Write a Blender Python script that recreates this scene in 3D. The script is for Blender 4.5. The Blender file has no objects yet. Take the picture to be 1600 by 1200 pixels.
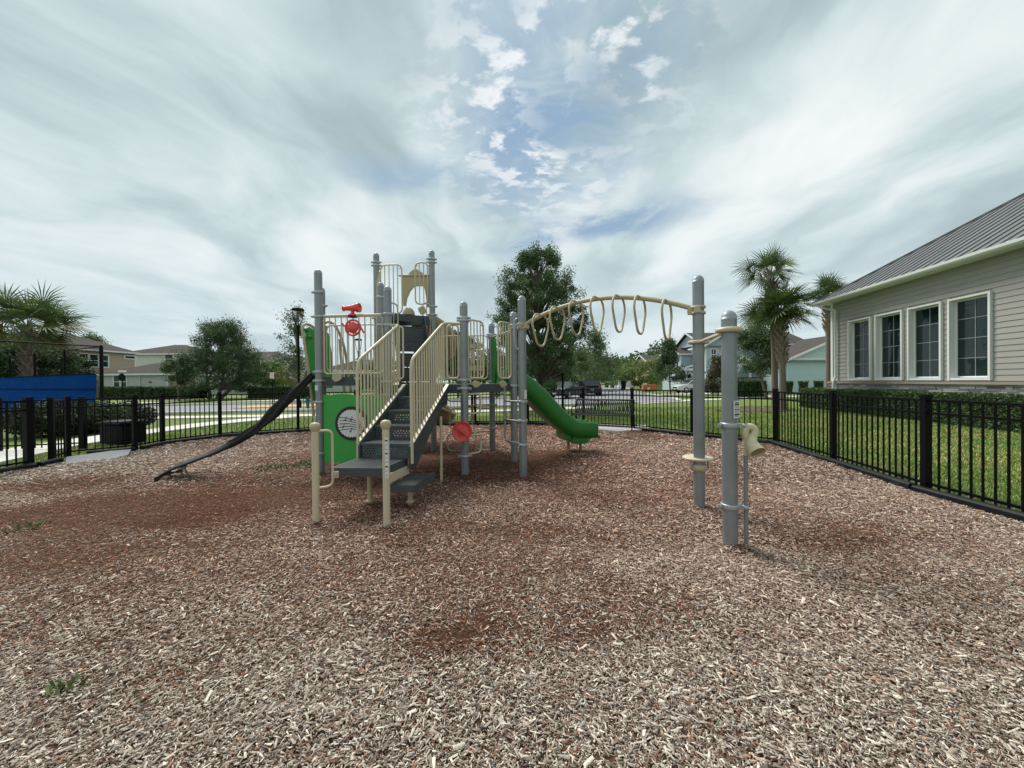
import bpy, math, random
import numpy as np
from mathutils import Vector, Matrix
random.seed(7); RNG = np.random.default_rng(7)
R = math.radians
S = bpy.context.scene
COL = S.collection
# ------------------------------------------------------------------ camera
EYE = Vector((0, 0, 1.5)); FPX = 601.0; ROLL = 0.0094; PITCH = 4/601
cam_d = bpy.data.cameras.new('camera'); cam = bpy.data.objects.new('camera', cam_d); COL.objects.link(cam)
cam_d.sensor_width = 36; cam_d.lens = 36*FPX/1600; cam_d.clip_end = 3000; cam_d.clip_start = 0.05
CM = Matrix.Translation(EYE) @ Matrix.Rotation(math.pi/2-PITCH, 4, 'X') @ Matrix.Rotation(-ROLL, 4, 'Z')
cam.matrix_world = CM; S.camera = cam
CR = CM.to_3x3()
def ray(px, py): return CR @ Vector(((px-800)/FPX, (600-py)/FPX, -1))
def P(px, py, Y):
    r = ray(px, py); return EYE + r*(Y/r.y)
def G(px, py, z=0.0):
    r = ray(px, py); return EYE + r*((z-1.5)/r.z)
# ------------------------------------------------------------------ node helper
class NT:
    def __init__(s, tree): s.t = tree; tree.nodes.clear()
    def n(s, typ, ins=None, **props):
        nd = s.t.nodes.new(typ)
        for k, v in props.items(): setattr(nd, k, v)
        for k, v in (ins or {}).items():
            sock = nd.inputs[k]
            if isinstance(v, tuple) and len(v) == 2 and hasattr(v[0], 'outputs'): s.t.links.new(v[0].outputs[v[1]], sock)
            elif hasattr(v, 'outputs'): s.t.links.new(v.outputs[0], sock)
            else: sock.default_value = v
        return nd
    def m(s, op, a, b=0.0, c=0.0, clamp=False): return s.n('ShaderNodeMath', {0: a, 1: b, 2: c}, operation=op, use_clamp=clamp)
    def mix(s, f, a, b, mode='MIX'):
        nd = s.n('ShaderNodeMix', {0: f, 6: a, 7: b}, data_type='RGBA', blend_type=mode); return (nd, 2)
    def ramp(s, f, stops, interp='LINEAR'):
        nd = s.n('ShaderNodeValToRGB', {0: f}); cr = nd.color_ramp; cr.interpolation = interp
        while len(cr.elements) < len(stops): cr.elements.new(0.5)
        for e, (p, c) in zip(cr.elements, stops):
            e.position = p; e.color = c if len(c) == 4 else (*c, 1)
        return (nd, 0)
    def noise(s, vec, scale, detail=4, rough=0.5, dist=0.0, dims='3D'):
        return (s.n('ShaderNodeTexNoise', {'Vector': vec, 'Scale': scale, 'Detail': detail, 'Roughness': rough, 'Distortion': dist}), 0)
    def sm(s, v, lo, hi, a=0.0, b=1.0):
        return s.n('ShaderNodeMapRange', {0: v, 1: lo, 2: hi, 3: a, 4: b}, interpolation_type='SMOOTHSTEP')
# ------------------------------------------------------------------ world and sun
SUN_EL, SUN_AZ = R(52), R(-35)      # azimuth measured from +Y towards +X
W = bpy.data.worlds.new('World'); S.world = W; W.use_nodes = True
w = NT(W.node_tree)
tc = w.n('ShaderNodeTexCoord')
sky = w.n('ShaderNodeTexSky', sky_type='NISHITA', sun_disc=False, sun_elevation=SUN_EL, sun_rotation=SUN_AZ, dust_density=2.0, ozone_density=2.0)
sep = w.n('ShaderNodeSeparateXYZ', {0: (tc, 'Generated')})
zz = w.m('ADD', w.m('MAXIMUM', (sep, 2), 0.0), 0.12)
u = w.m('DIVIDE', (sep, 0), zz); v = w.m('DIVIDE', (sep, 1), zz)
pc = w.n('ShaderNodeCombineXYZ', {0: u, 1: v, 2: 0.0})
warp = w.n('ShaderNodeTexNoise', {'Vector': pc, 'Scale': 1.1, 'Detail': 3.0})
pw = w.n('ShaderNodeVectorMath', {0: pc, 1: w.n('ShaderNodeVectorMath', {0: w.n('ShaderNodeVectorMath', {0: (warp, 1), 1: (0.5, 0.5, 0.5)}, operation='SUBTRACT'), 1: (0.75, 0.75, 0)}, operation='MULTIPLY')}, operation='ADD')
st = w.n('ShaderNodeMapping', {'Vector': pw, 'Scale': (1.5, 0.75, 1), 'Rotation': (0, 0, R(8)), 'Location': (3.1, 1.4, 0)})
streak = w.noise(st, 1.1, 9, 0.53, 0.2)
st2 = w.n('ShaderNodeMapping', {'Vector': pw, 'Scale': (1.0, 0.5, 1), 'Location': (7.3, 0.2, 0)})
broad = w.noise(st2, 0.62, 3, 0.5, 0.2)
cl = w.m('ADD', w.m('MULTIPLY', streak, 0.48), w.m('MULTIPLY', broad, 0.62))
SKB = 0.683
L10 = lambda c: tuple(10*SKB*x for x in c)+(1,)
cloud = w.ramp(w.sm(cl, 0.38, 0.71), [(0.0, (0.32, 0.42, 0.455)), (0.30, (0.44, 0.56, 0.59)), (0.60, (0.63, 0.745, 0.765)), (1.0, (0.93, 0.97, 0.975))])
# opening in the overcast: ellipses laid out on the cloud plane
def ell(cx, cy, rx, ry, rot=0):
    mp = w.n('ShaderNodeMapping', {'Vector': pw, 'Location': (cx, cy, 0), 'Rotation': (0, 0, R(rot)), 'Scale': (rx, ry, 1)}, vector_type='TEXTURE')
    ln = w.n('ShaderNodeVectorMath', {0: mp}, operation='LENGTH')
    return w.sm((ln, 'Value'), 0.25, 1.15, 1.0, 0.0)
g1 = ell(0.12, 1.28, 0.42, 0.62); g2 = ell(0.36, 1.9, 0.62, 0.26, -18); g3 = ell(-0.38, 1.52, 0.42, 0.17, 12); g4 = ell(0.15, 0.95, 0.45, 0.3)
gap = w.m('MAXIMUM', w.m('MAXIMUM', g1, g2), w.m('MAXIMUM', w.m('MULTIPLY', g3, 0.7), w.m('MULTIPLY', g4, 0.8)))
gn = w.noise(pw, 2.2, 6, 0.6, 0.3)
gap = w.m('MULTIPLY', gap, w.sm(gn, 0.32, 0.56, 0.08, 1.0), clamp=True)
blue = w.mix(0.9, w.mix(1.0, (sky, 0), (0.75, 0.85, 1.05, 1), 'MULTIPLY'), L10((0.29, 0.43, 0.57)))
# small puffs inside the opening
pm = w.n('ShaderNodeMapping', {'Vector': pc, 'Scale': (1.0, 1.25, 1), 'Rotation': (0, 0, R(25)), 'Location': (1.7, 0.35, 0)})
pf = w.noise(pm, 8.5, 7, 0.6, 0.2)
pf2 = w.noise(pm, 1.9, 2, 0.5)
puff = w.m('MULTIPLY', w.sm(pf, 0.47, 0.60), w.sm(pf2, 0.28, 0.50))
puff = w.m('MULTIPLY', puff, w.m('MAXIMUM', ell(0.12, 1.15, 0.50, 0.75), g4), clamp=True)
c10 = w.mix(1.0, cloud, (10*SKB, 10*SKB, 10*SKB, 1), 'MULTIPLY')
skyc = w.mix(gap, c10, blue)
skyc = w.mix(w.m('MULTIPLY', puff, 0.95), skyc, L10((0.90, 0.94, 0.96)))
hz = w.sm((sep, 2), 0.02, 0.42, 0.7, 0.0)
skyc = w.mix(hz, skyc, L10((0.68, 0.80, 0.845)))
bg = w.n('ShaderNodeBackground', {0: skyc, 1: 0.1})
w.n('ShaderNodeOutputWorld', {0: bg})
sl = bpy.data.lights.new('sun', 'SUN'); sl.energy = 2.7; sl.angle = R(24); sl.color = (1.0, 0.95, 0.87)
sun = bpy.data.objects.new('sun', sl); COL.objects.link(sun)
sd = Vector((math.sin(SUN_AZ)*math.cos(SUN_EL), math.cos(SUN_AZ)*math.cos(SUN_EL), math.sin(SUN_EL)))
sun.rotation_euler = sd.to_track_quat('Z', 'Y').to_euler(); sun.location = (0, 0, 30)
S.view_settings.view_transform = 'Standard'; S.view_settings.look = 'None'; S.view_settings.gamma = 1; S.view_settings.exposure = 0.55
S.cycles.max_bounces = 6; S.cycles.transparent_max_bounces = 24; S.cycles.use_denoising = True

# ------------------------------------------------------------------ materials
MATS = {}
def mat(name, base, rough=0.6, metal=0.0, var=0.12, vscale=6.0, bump=0.0, bscale=60.0, attr=False, spec=0.5, dirt=0.0, trans=0.0):
    m = bpy.data.materials.new(name); m.use_nodes = True; t = NT(m.node_tree)
    co = t.n('ShaderNodeTexCoord')
    nz = t.noise((co, 'Object'), vscale, 5, 0.6)
    lo = tuple(c*(1-var) for c in base)+(1,); hi = tuple(min(1, c*(1+var)) for c in base)+(1,)
    c = t.mix(nz, lo, hi)
    if dirt:
        dn = t.sm(t.noise((co, 'Object'), vscale*0.35, 6, 0.65, 0.5), 0.5, 0.72)
        c = t.mix(t.m('MULTIPLY', dn, dirt), c, (0.16, 0.12, 0.09, 1))
    if attr:
        at = t.n('ShaderNodeAttribute', attribute_name='tint'); c = t.mix(1.0, c, (at, 0), 'MULTIPLY')
    b = t.n('ShaderNodeBsdfPrincipled', {'Base Color': c, 'Roughness': rough, 'Metallic': metal, 'Specular IOR Level': spec})
    if bump:
        bn = t.n('ShaderNodeBump', {'Height': t.noise((co, 'Object'), bscale, 4, 0.6), 'Strength': bump, 'Distance': 0.02})
        t.t.links.new(bn.outputs[0], b.inputs['Normal'])
    out = b
    if trans:
        tr = t.n('ShaderNodeBsdfTranslucent', {'Color': c})
        out = t.n('ShaderNodeMixShader', {0: trans, 1: b, 2: tr})
    t.n('ShaderNodeOutputMaterial', {0: out})
    MATS[name] = m; return m
M_POST = mat('post_paint', (0.265, 0.285, 0.305), 0.38, 0.45, 0.16, 5.0, 0.06, 90, dirt=0.30)
M_CAP = mat('cap_paint', (0.30, 0.33, 0.355), 0.5, 0.2, 0.2, 20, dirt=0.15)
M_CLAMP = mat('clamp_alu', (0.42, 0.45, 0.47), 0.38, 0.6, 0.15, 30)
M_TAN = mat('tan_paint', (0.60, 0.525, 0.37), 0.42, 0.0, 0.07, 4, dirt=0.12)
M_TANP = mat('tan_plastic', (0.50, 0.42, 0.27), 0.5, 0.0, 0.10, 5, dirt=0.15)
M_TANB = mat('tan_brown_plastic', (0.30, 0.215, 0.13), 0.4, 0.0, 0.15, 3)
M_DECK = mat('deck_vinyl', (0.052, 0.066, 0.074), 0.6, 0.0, 0.25, 9, 0.15, 200, dirt=0.35)
M_DECK2 = mat('deck_vinyl_tread', (0.058, 0.068, 0.075), 0.65, 0.0, 0.25, 9, 0.2, 200, dirt=0.35)
M_GREEN = mat('green_panel', (0.045, 0.37, 0.065), 0.5, 0.0, 0.10, 3, dirt=0.12)
M_SLIDE = mat('green_slide', (0.017, 0.165, 0.022), 0.38, 0.0, 0.12, 2, 0.03, 30)
M_RED = mat('red_plastic', (0.78, 0.085, 0.075), 0.4, 0.0, 0.12, 8, dirt=0.06)
M_WHITEP = mat('white_plastic', (0.74, 0.75, 0.74), 0.5, 0.0, 0.06, 8)
M_INK = mat('black_ink', (0.02, 0.02, 0.022), 0.6)
M_RUB = mat('black_rubber', (0.012, 0.0115, 0.012), 0.6, 0.0, 0.3, 7, 0.3, 60, spec=0.35, dirt=0.06)
M_RUBG = mat('grey_rubber', (0.20, 0.22, 0.215), 0.6, 0.0, 0.3, 10, dirt=0.3)
M_FENCE = mat('black_aluminium', (0.0045, 0.0048, 0.006), 0.45, 0.0, 0.2, 10, spec=0.12)
M_BORD = mat('border_plastic', (0.008, 0.010, 0.012), 0.55, 0.0, 0.3, 6, 0.2, 50, dirt=0.15, spec=0.2)
M_RAMP = mat('ramp_rubber', (0.12, 0.14, 0.15), 0.6, 0.0, 0.2, 6, dirt=0.3)
M_CONC = mat('concrete', (0.52, 0.50, 0.46), 0.85, 0.0, 0.15, 3, 0.3, 60)
M_WALK = mat('sidewalk_concrete', (0.60, 0.585, 0.54), 0.85, 0.0, 0.10, 1.2, 0.2, 40)
M_ROAD = mat('asphalt', (0.25, 0.25, 0.27), 0.9, 0.0, 0.14, 0.6, 0.3, 60)
M_YEL = mat('yellow_paint', (0.60, 0.36, 0.08), 0.8, 0.0, 0.15, 2)
M_BARK = mat('bark', (0.15, 0.125, 0.10), 0.9, 0.0, 0.35, 8, 0.8, 30)
M_PBARK = mat('palm_bark', (0.19, 0.155, 0.125), 0.9, 0.0, 0.3, 12, 0.9, 25)
M_BOOT = mat('palm_boot', (0.26, 0.21, 0.16), 0.9, 0.0, 0.4, 10, 0.6, 30)
M_LEAF = mat('leaf', (0.080, 0.118, 0.050), 0.6, 0.0, 0.25, 1.2, attr=True, trans=0.22)
M_PALM = mat('palm_leaf', (0.080, 0.128, 0.042), 0.5, 0.0, 0.2, 1.5, attr=True, trans=0.18)
M_HEDGE = mat('hedge_leaf', (0.062, 0.115, 0.034), 0.6, 0.0, 0.3, 3, attr=True, trans=0.15)
M_CORE = mat('hedge_core', (0.020, 0.030, 0.012), 0.9, 0.0, 0.4, 8, 0.8, 20)
M_WHT = mat('white_trim', (0.74, 0.76, 0.75), 0.5, 0.0, 0.05, 3)
M_MUNT = mat('muntin_grey', (0.30, 0.33, 0.33), 0.5)
M_SHING = mat('shingle', (0.086, 0.077, 0.071), 0.95, 0.0, 0.25, 2.5, 0.6, 20, spec=0.1)
M_STEELB = mat('black_steel', (0.006, 0.006, 0.007), 0.6, 0.0, 0.2, 10, spec=0.1)
M_BENCH = mat('bench_coating', (0.016, 0.020, 0.018), 0.35, 0.0, 0.2, 10)
M_BLUE = mat('blue_windscreen', (0.0, 0.062, 0.30), 0.9, 0.0, 0.12, 1.5, 0.15, 8, spec=0.05)
M_TYRE = mat('tyre', (0.02, 0.02, 0.02), 0.8)
M_RIM = mat('rim', (0.45, 0.45, 0.46), 0.3, 0.8)
M_CGLASS = mat('car_glass', (0.02, 0.026, 0.03), 0.05, 0.0, 0.05, 3, spec=0.9)
M_LAMPG = mat('lens', (0.7, 0.72, 0.72), 0.15)
M_TAIL = mat('tail_lens', (0.35, 0.02, 0.02), 0.2)
M_ORNG = mat('orange_board', (0.55, 0.19, 0.085), 0.7, 0.0, 0.15, 2)
M_TEAL = mat('hydrant_paint', (0.03, 0.16, 0.20), 0.4)
M_DKGRN = mat('bin_plastic', (0.005, 0.006, 0.007), 0.6, spec=0.12)
def siding_mat(name, base, pitch=0.18, rough=0.65):
    m = bpy.data.materials.new(name); m.use_nodes = True; t = NT(m.node_tree)
    co = t.n('ShaderNodeTexCoord'); sp = t.n('ShaderNodeSeparateXYZ', {0: (co, 'Object')})
    fr = t.m('FRACT', t.m('DIVIDE', (sp, 2), pitch))
    nz = t.noise((co, 'Object'), 2.5, 4)
    c = t.mix(nz, tuple(x*0.93 for x in base)+(1,), tuple(min(1, x*1.05) for x in base)+(1,))
    bn = t.n('ShaderNodeBump', {'Height': t.m('SUBTRACT', 1.0, fr), 'Strength': 1.0, 'Distance': 0.02})
    b = t.n('ShaderNodeBsdfPrincipled', {'Base Color': c, 'Roughness': rough, 'Normal': bn})
    t.n('ShaderNodeOutputMaterial', {0: b}); MATS[name] = m; return m
M_SBEIGE = siding_mat('siding_beige', (0.44, 0.355, 0.255)); M_SGREY = siding_mat('siding_pale_grey', (0.52, 0.53, 0.50))
M_SBLUE = siding_mat('siding_pale_blue', (0.46, 0.55, 0.61)); M_SAQUA = siding_mat('siding_aqua', (0.48, 0.61, 0.62)); M_STAN = siding_mat('siding_tan', (0.42, 0.33, 0.21))
M_SWHITE = siding_mat('siding_white', (0.62, 0.64, 0.62)); M_SSAGE = siding_mat('siding_sage', (0.38, 0.44, 0.38))
M_CLUB = mat('club_siding', (0.335, 0.325, 0.305), 0.65, 0.0, 0.06, 2.0, 0.05, 80)
M_METROOF = mat('metal_roof', (0.19, 0.195, 0.20), 0.45, 0.35, 0.1, 1.0)
# window glass
def glass_mat(name, curt=False):
    m = bpy.data.materials.new(name); m.use_nodes = True; t = NT(m.node_tree)
    co = t.n('ShaderNodeTexCoord')
    nz = t.noise((co, 'Object'), 0.8, 3)
    c = t.mix(nz, (0.004, 0.012, 0.013, 1), (0.014, 0.032, 0.034, 1))
    bn = t.n('ShaderNodeBump', {'Height': t.noise((co, 'Object'), 1.6, 2), 'Strength': 0.25, 'Distance': 0.02})
    b = t.n('ShaderNodeBsdfPrincipled', {'Base Color': c, 'Roughness': 0.02, 'IOR': 1.46, 'Normal': bn})
    t.n('ShaderNodeOutputMaterial', {0: b}); return m
M_GLASS = glass_mat('window_glass')
# perforated metal risers: round holes let the light through
def perf_mat():
    m = bpy.data.materials.new('perforated_deck'); m.use_nodes = True; t = NT(m.node_tree)
    uv = t.n('ShaderNodeAttribute', attribute_name='puv'); sp = t.n('ShaderNodeSeparateXYZ', {0: (uv, 'Vector')})
    p = 0.042
    yy = t.m('DIVIDE', (sp, 1), p*0.8); row = t.m('FLOOR', yy)
    xx = t.m('ADD', t.m('DIVIDE', (sp, 0), p), t.m('MULTIPLY', t.m('MODULO', row, 2.0), 0.5))
    dx = t.m('SUBTRACT', t.m('FRACT', xx), 0.5); dy = t.m('MULTIPLY', t.m('SUBTRACT', t.m('FRACT', yy), 0.5), 0.8)
    d = t.m('SQRT', t.m('ADD', t.m('MULTIPLY', dx, dx), t.m('MULTIPLY', dy, dy)))
    hole = t.m('LESS_THAN', d, 0.21)
    inx = t.m('MULTIPLY', t.m('GREATER_THAN', (sp, 0), 0.04), t.m('LESS_THAN', (sp, 0), 0.62))
    iny = t.m('MULTIPLY', t.m('GREATER_THAN', (sp, 1), 0.03), t.m('LESS_THAN', (sp, 1), 0.135))
    hole = t.m('MULTIPLY', hole, t.m('MULTIPLY', inx, iny))
    nz = t.noise(uv, 9, 4); c = t.mix(nz, (0.045, 0.056, 0.064, 1), (0.085, 0.098, 0.108, 1))
    b = t.n('ShaderNodeBsdfPrincipled', {'Base Color': c, 'Roughness': 0.6})
    tr = t.n('ShaderNodeBsdfTransparent')
    t.n('ShaderNodeOutputMaterial', {0: t.n('ShaderNodeMixShader', {0: hole, 1: b, 2: tr})}); return m
M_PERF = perf_mat()
def chain_mat():
    m = bpy.data.materials.new('chain_link'); m.use_nodes = True; t = NT(m.node_tree)
    uv = t.n('ShaderNodeAttribute', attribute_name='puv'); sp = t.n('ShaderNodeSeparateXYZ', {0: (uv, 'Vector')})
    a = t.m('FRACT', t.m('DIVIDE', t.m('ADD', (sp, 0), (sp, 1)), 0.075)); b_ = t.m('FRACT', t.m('DIVIDE', t.m('SUBTRACT', (sp, 0), (sp, 1)), 0.075))
    wire = t.m('MAXIMUM', t.m('LESS_THAN', a, 0.10), t.m('LESS_THAN', b_, 0.10))
    d = t.n('ShaderNodeBsdfPrincipled', {'Base Color': (0.004, 0.004, 0.005, 1), 'Roughness': 0.9, 'Specular IOR Level': 0.0})
    tr = t.n('ShaderNodeBsdfTransparent')
    t.n('ShaderNodeOutputMaterial', {0: t.n('ShaderNodeMixShader', {0: wire, 1: tr, 2: d})}); return m
M_CHAIN = chain_mat()
def stone_mat():
    m = bpy.data.materials.new('ledge_stone'); m.use_nodes = True; t = NT(m.node_tree)
    at = t.n('ShaderNodeAttribute', attribute_name='tint'); co = t.n('ShaderNodeTexCoord')
    nz = t.noise((co, 'Object'), 14, 5, 0.65)
    c = t.mix(1.0, t.mix(nz, (0.14, 0.14, 0.14, 1), (0.36, 0.355, 0.34, 1)), (at, 0), 'MULTIPLY')
    bn = t.n('ShaderNodeBump', {'Height': nz, 'Strength': 0.8, 'Distance': 0.02})
    t.n('ShaderNodeOutputMaterial', {0: t.n('ShaderNodeBsdfPrincipled', {'Base Color': c, 'Roughness': 0.85, 'Normal': bn})}); return m
M_STONE = stone_mat()
# ground materials
def grass_mat(name, a, b, c3):
    m = bpy.data.materials.new(name); m.use_nodes = True; t = NT(m.node_tree)
    co = t.n('ShaderNodeTexCoord')
    n1 = t.noise((co, 'Object'), 0.35, 5, 0.6); n2 = t.noise((co, 'Object'), 25, 4, 0.7); n3 = t.noise((co, 'Object'), 2.2, 4, 0.6)
    c = t.mix(t.sm(n1, 0.35, 0.65), a, b); c = t.mix(t.sm(n3, 0.52, 0.75), c, c3); c = t.mix(1.0, c, t.ramp(n2, [(0.3, (0.5, 0.5, 0.5)), (0.7, (1.3, 1.3, 1.2))]), 'MULTIPLY')
    bn = t.n('ShaderNodeBump', {'Height': n2, 'Strength': 0.8, 'Distance': 0.05})
    t.n('ShaderNodeOutputMaterial', {0: t.n('ShaderNodeBsdfPrincipled', {'Base Color': c, 'Roughness': 0.85, 'Specular IOR Level': 0.2, 'Normal': bn})}); return m
M_LAWN = grass_mat('lawn', (0.14, 0.225, 0.05, 1), (0.20, 0.255, 0.075, 1), (0.26, 0.26, 0.12, 1))
def mulch_mat():
    m = bpy.data.materials.new('mulch_bed'); m.use_nodes = True; t = NT(m.node_tree)
    co = t.n('ShaderNodeTexCoord')
    n1 = t.noise((co, 'Object'), 0.5, 5, 0.6); n2 = t.noise((co, 'Object'), 45, 4, 0.75)
    vo = t.n('ShaderNodeTexVoronoi', {'Vector': (co, 'Object'), 'Scale': 38.0})
    c = t.mix(t.sm(n1, 0.4, 0.62), (0.095, 0.045, 0.028, 1), (0.13, 0.078, 0.056, 1))
    c = t.mix(1.0, c, t.ramp((vo, 'Color'), [(0.0, (0.5, 0.5, 0.5)), (1.0, (1.4, 1.4, 1.4))]), 'MULTIPLY')
    bn = t.n('ShaderNodeBump', {'Height': n2, 'Strength': 1.0, 'Distance': 0.03})
    t.n('ShaderNodeOutputMaterial', {0: t.n('ShaderNodeBsdfPrincipled', {'Base Color': c, 'Roughness': 0.95, 'Specular IOR Level': 0.15, 'Normal': bn})}); return m
M_MULCH = mulch_mat()
def chip_mat():
    m = bpy.data.materials.new('wood_chip'); m.use_nodes = True; t = NT(m.node_tree)
    at = t.n('ShaderNodeAttribute', attribute_name='tint'); co = t.n('ShaderNodeTexCoord')
    nz = t.noise((co, 'Object'), 90, 3, 0.6)
    c = t.mix(1.0, (at, 0), t.ramp(nz, [(0.3, (0.75, 0.75, 0.75)), (0.7, (1.2, 1.2, 1.2))]), 'MULTIPLY')
    t.n('ShaderNodeOutputMaterial', {0: t.n('ShaderNodeBsdfPrincipled', {'Base Color': c, 'Roughness': 0.8, 'Specular IOR Level': 0.3})}); return m
M_CHIP = chip_mat()
def blade_mat():
    m = bpy.data.materials.new('grass_blade'); m.use_nodes = True; t = NT(m.node_tree)
    at = t.n('ShaderNodeAttribute', attribute_name='tint'); n2 = t.noise(t.n('ShaderNodeTexCoord'), 3.0, 3)
    c = t.mix(n2, (0.75, 0.8, 0.7, 1), (1.1, 1.1, 1.1, 1)); c = t.mix(1.0, (at, 0), c, 'MULTIPLY')
    t.n('ShaderNodeOutputMaterial', {0: t.n('ShaderNodeBsdfPrincipled', {'Base Color': c, 'Roughness': 0.6, 'Specular IOR Level': 0.3})}); return m
M_BLADE = blade_mat()

# ------------------------------------------------------------------ mesh collector
def V(*a): return Vector(a)
class MB:
    def __init__(s): s.v = []; s.f = []; s.sm = []; s.uv = None; s.tint = None
    def add(s, vs, fs, smooth=False):
        o = len(s.v); s.v += [tuple(x) for x in vs]; s.f += [tuple(i+o for i in f) for f in fs]; s.sm += [smooth]*len(fs)
        if s.tint is not None: s.tint += [s.cur]*len(fs)
        return s
    def box(s, c, d, ax=None, ay=None, az=None):
        c = Vector(c); ax = Vector(ax or (1, 0, 0)).normalized(); ay = Vector(ay).normalized() if ay is not None else Vector((-ax.y, ax.x, 0)).normalized()
        az = Vector(az).normalized() if az is not None else ax.cross(ay).normalized()
        vs = [c+ax*(i*d[0]/2)+ay*(j*d[1]/2)+az*(k*d[2]/2) for i in (-1, 1) for j in (-1, 1) for k in (-1, 1)]
        return s.add(vs, [(0, 1, 3, 2), (4, 6, 7, 5), (0, 4, 5, 1), (2, 3, 7, 6), (0, 2, 6, 4), (1, 5, 7, 3)])
    def beam(s, p0, p1, wd, ht, up=(0, 0, 1)):
        p0 = Vector(p0); p1 = Vector(p1); a = (p1-p0); L = a.length; a.normalize(); side = Vector(up).cross(a)
        if side.length < 1e-4: side = Vector((1, 0, 0)).cross(a)
        side.normalize(); u2 = a.cross(side)
        return s.box((p0+p1)/2, (L, wd, ht), a, side, u2)
    def prism(s, pts, z0, z1):
        n = len(pts); vs = [(p[0], p[1], z0) for p in pts]+[(p[0], p[1], z1) for p in pts]
        a = sum(pts[i][0]*pts[(i+1) % n][1]-pts[(i+1) % n][0]*pts[i][1] for i in range(n))
        fs = [(i, (i+1) % n, n+(i+1) % n, n+i) for i in range(n)]+[tuple(range(n-1, -1, -1)), tuple(range(n, 2*n))]
        if a < 0: fs = [f[::-1] for f in fs]
        return s.add(vs, fs)
    def plate(s, o, ax, az, pts, th):     # outline in plane (ax, az) extruded along the normal, centred
        ax = Vector(ax).normalized(); az = Vector(az).normalized(); nn = ax.cross(az).normalized(); o = Vector(o); n = len(pts)
        A = [o+ax*p[0]+az*p[1]-nn*th/2 for p in pts]; B = [q+nn*th for q in A]
        return s.add(A+B, [tuple(range(n-1, -1, -1)), tuple(range(n, 2*n))]+[(i, (i+1) % n, n+(i+1) % n, n+i) for i in range(n)])
    def tube(s, pts, r, n=10, closed=False, caps=True, radii=None):
        pts = [Vector(p) for p in pts]; m = len(pts); rings = []; prev = None
        for i, p in enumerate(pts):
            a = pts[(i-1) % m] if (closed or i) else p; b = pts[(i+1) % m] if (closed or i < m-1) else p
            t = (b-a)
            if t.length < 1e-9: t = Vector((0, 0, 1))
            t.normalize()
            if prev is None:
                prev = t.orthogonal().normalized()
            prev = (prev-t*prev.dot(t))
            if prev.length < 1e-6: prev = t.orthogonal()
            prev.normalize(); q = t.cross(prev); rr = radii[i] if radii else r
            rings.append([p+(prev*math.cos(2*math.pi*k/n)+q*math.sin(2*math.pi*k/n))*rr for k in range(n)])
        vs = [x for rg in rings for x in rg]; fs = []
        off = 0
        if closed:   # align last ring to the first
            best = min(range(n), key=lambda k: (rings[-1][k]-rings[0][0]).length); off = best
        for i in range(m if closed else m-1):
            j = (i+1) % m; o = off if (closed and i == m-1) else 0
            for k in range(n):
                fs.append((i*n+(k+o) % n, i*n+(k+1+o) % n, j*n+(k+1) % n, j*n+k))
        s.add(vs, fs, True)
        if caps and not closed:
            s.add(rings[0], [tuple(range(n-1, -1, -1))]); s.add(rings[-1], [tuple(range(n))])
        return s
    def lathe(s, o, prof, n=20, axis=(0, 0, 1), smooth=True):
        az = Vector(axis).normalized(); ax = az.orthogonal().normalized(); ay = az.cross(ax); o = Vector(o); vs = []
        for r, z in prof:
            for k in range(n):
                a = 2*math.pi*k/n; vs.append(o+az*z+(ax*math.cos(a)+ay*math.sin(a))*r)
        fs = [(i*n+k, i*n+(k+1) % n, (i+1)*n+(k+1) % n, (i+1)*n+k) for i in range(len(prof)-1) for k in range(n)]
        return s.add(vs, fs, smooth)
    def build(s, name, m, parent=None, world=True):
        me = bpy.data.meshes.new(name); vs = s.v
        if parent is not None and world:
            inv = MW[root_of(parent)].inverted(); vs = [inv @ Vector(x) for x in vs]
        me.from_pydata([tuple(x) for x in vs], [], s.f); me.polygons.foreach_set('use_smooth', s.sm)
        if s.uv is not None:
            at = me.attributes.new('puv', 'FLOAT_VECTOR', 'POINT'); at.data.foreach_set('vector', [c for q in s.uv for c in (q[0], q[1], 0)])
        if s.tint is not None:
            at = me.attributes.new('tint', 'FLOAT_COLOR', 'CORNER')
            cols = []
            for f, c in zip(s.f, s.tint): cols += [*c, 1.0]*len(f)
            at.data.foreach_set('color', cols)
        me.materials.append(m); me.update()
        o = bpy.data.objects.new(name, me); COL.objects.link(o)
        if parent is not None: o.parent = parent
        return o
MW = {}
def root_of(o):
    while o.parent is not None: o = o.parent
    return o.name
def tag(o, label=None, cat=None, group=None, kind=None):
    if label: o['label'] = label
    if cat: o['category'] = cat
    if group: o['group'] = group
    if kind: o['kind'] = kind
    return o
def thing(name, label, cat, loc=(0, 0, 0), rz=0.0, group=None):
    o = bpy.data.objects.new(name, None); COL.objects.link(o); o.location = loc; o.rotation_euler = (0, 0, rz); o.empty_display_size = 0.2
    MW[o.name] = Matrix.Translation(loc) @ Matrix.Rotation(rz, 4, 'Z'); return tag(o, label, cat, group)
def copy_tree(o, parent=None, loc=None, rz=None, label=None):
    c = o.copy(); COL.objects.link(c)
    if parent is not None: c.parent = parent
    else:
        if loc is not None: c.location = loc
        if rz is not None: c.rotation_euler = (0, 0, rz)
        if label: c['label'] = label
    for ch in list(o.children): copy_tree(ch, c)
    return c
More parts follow.
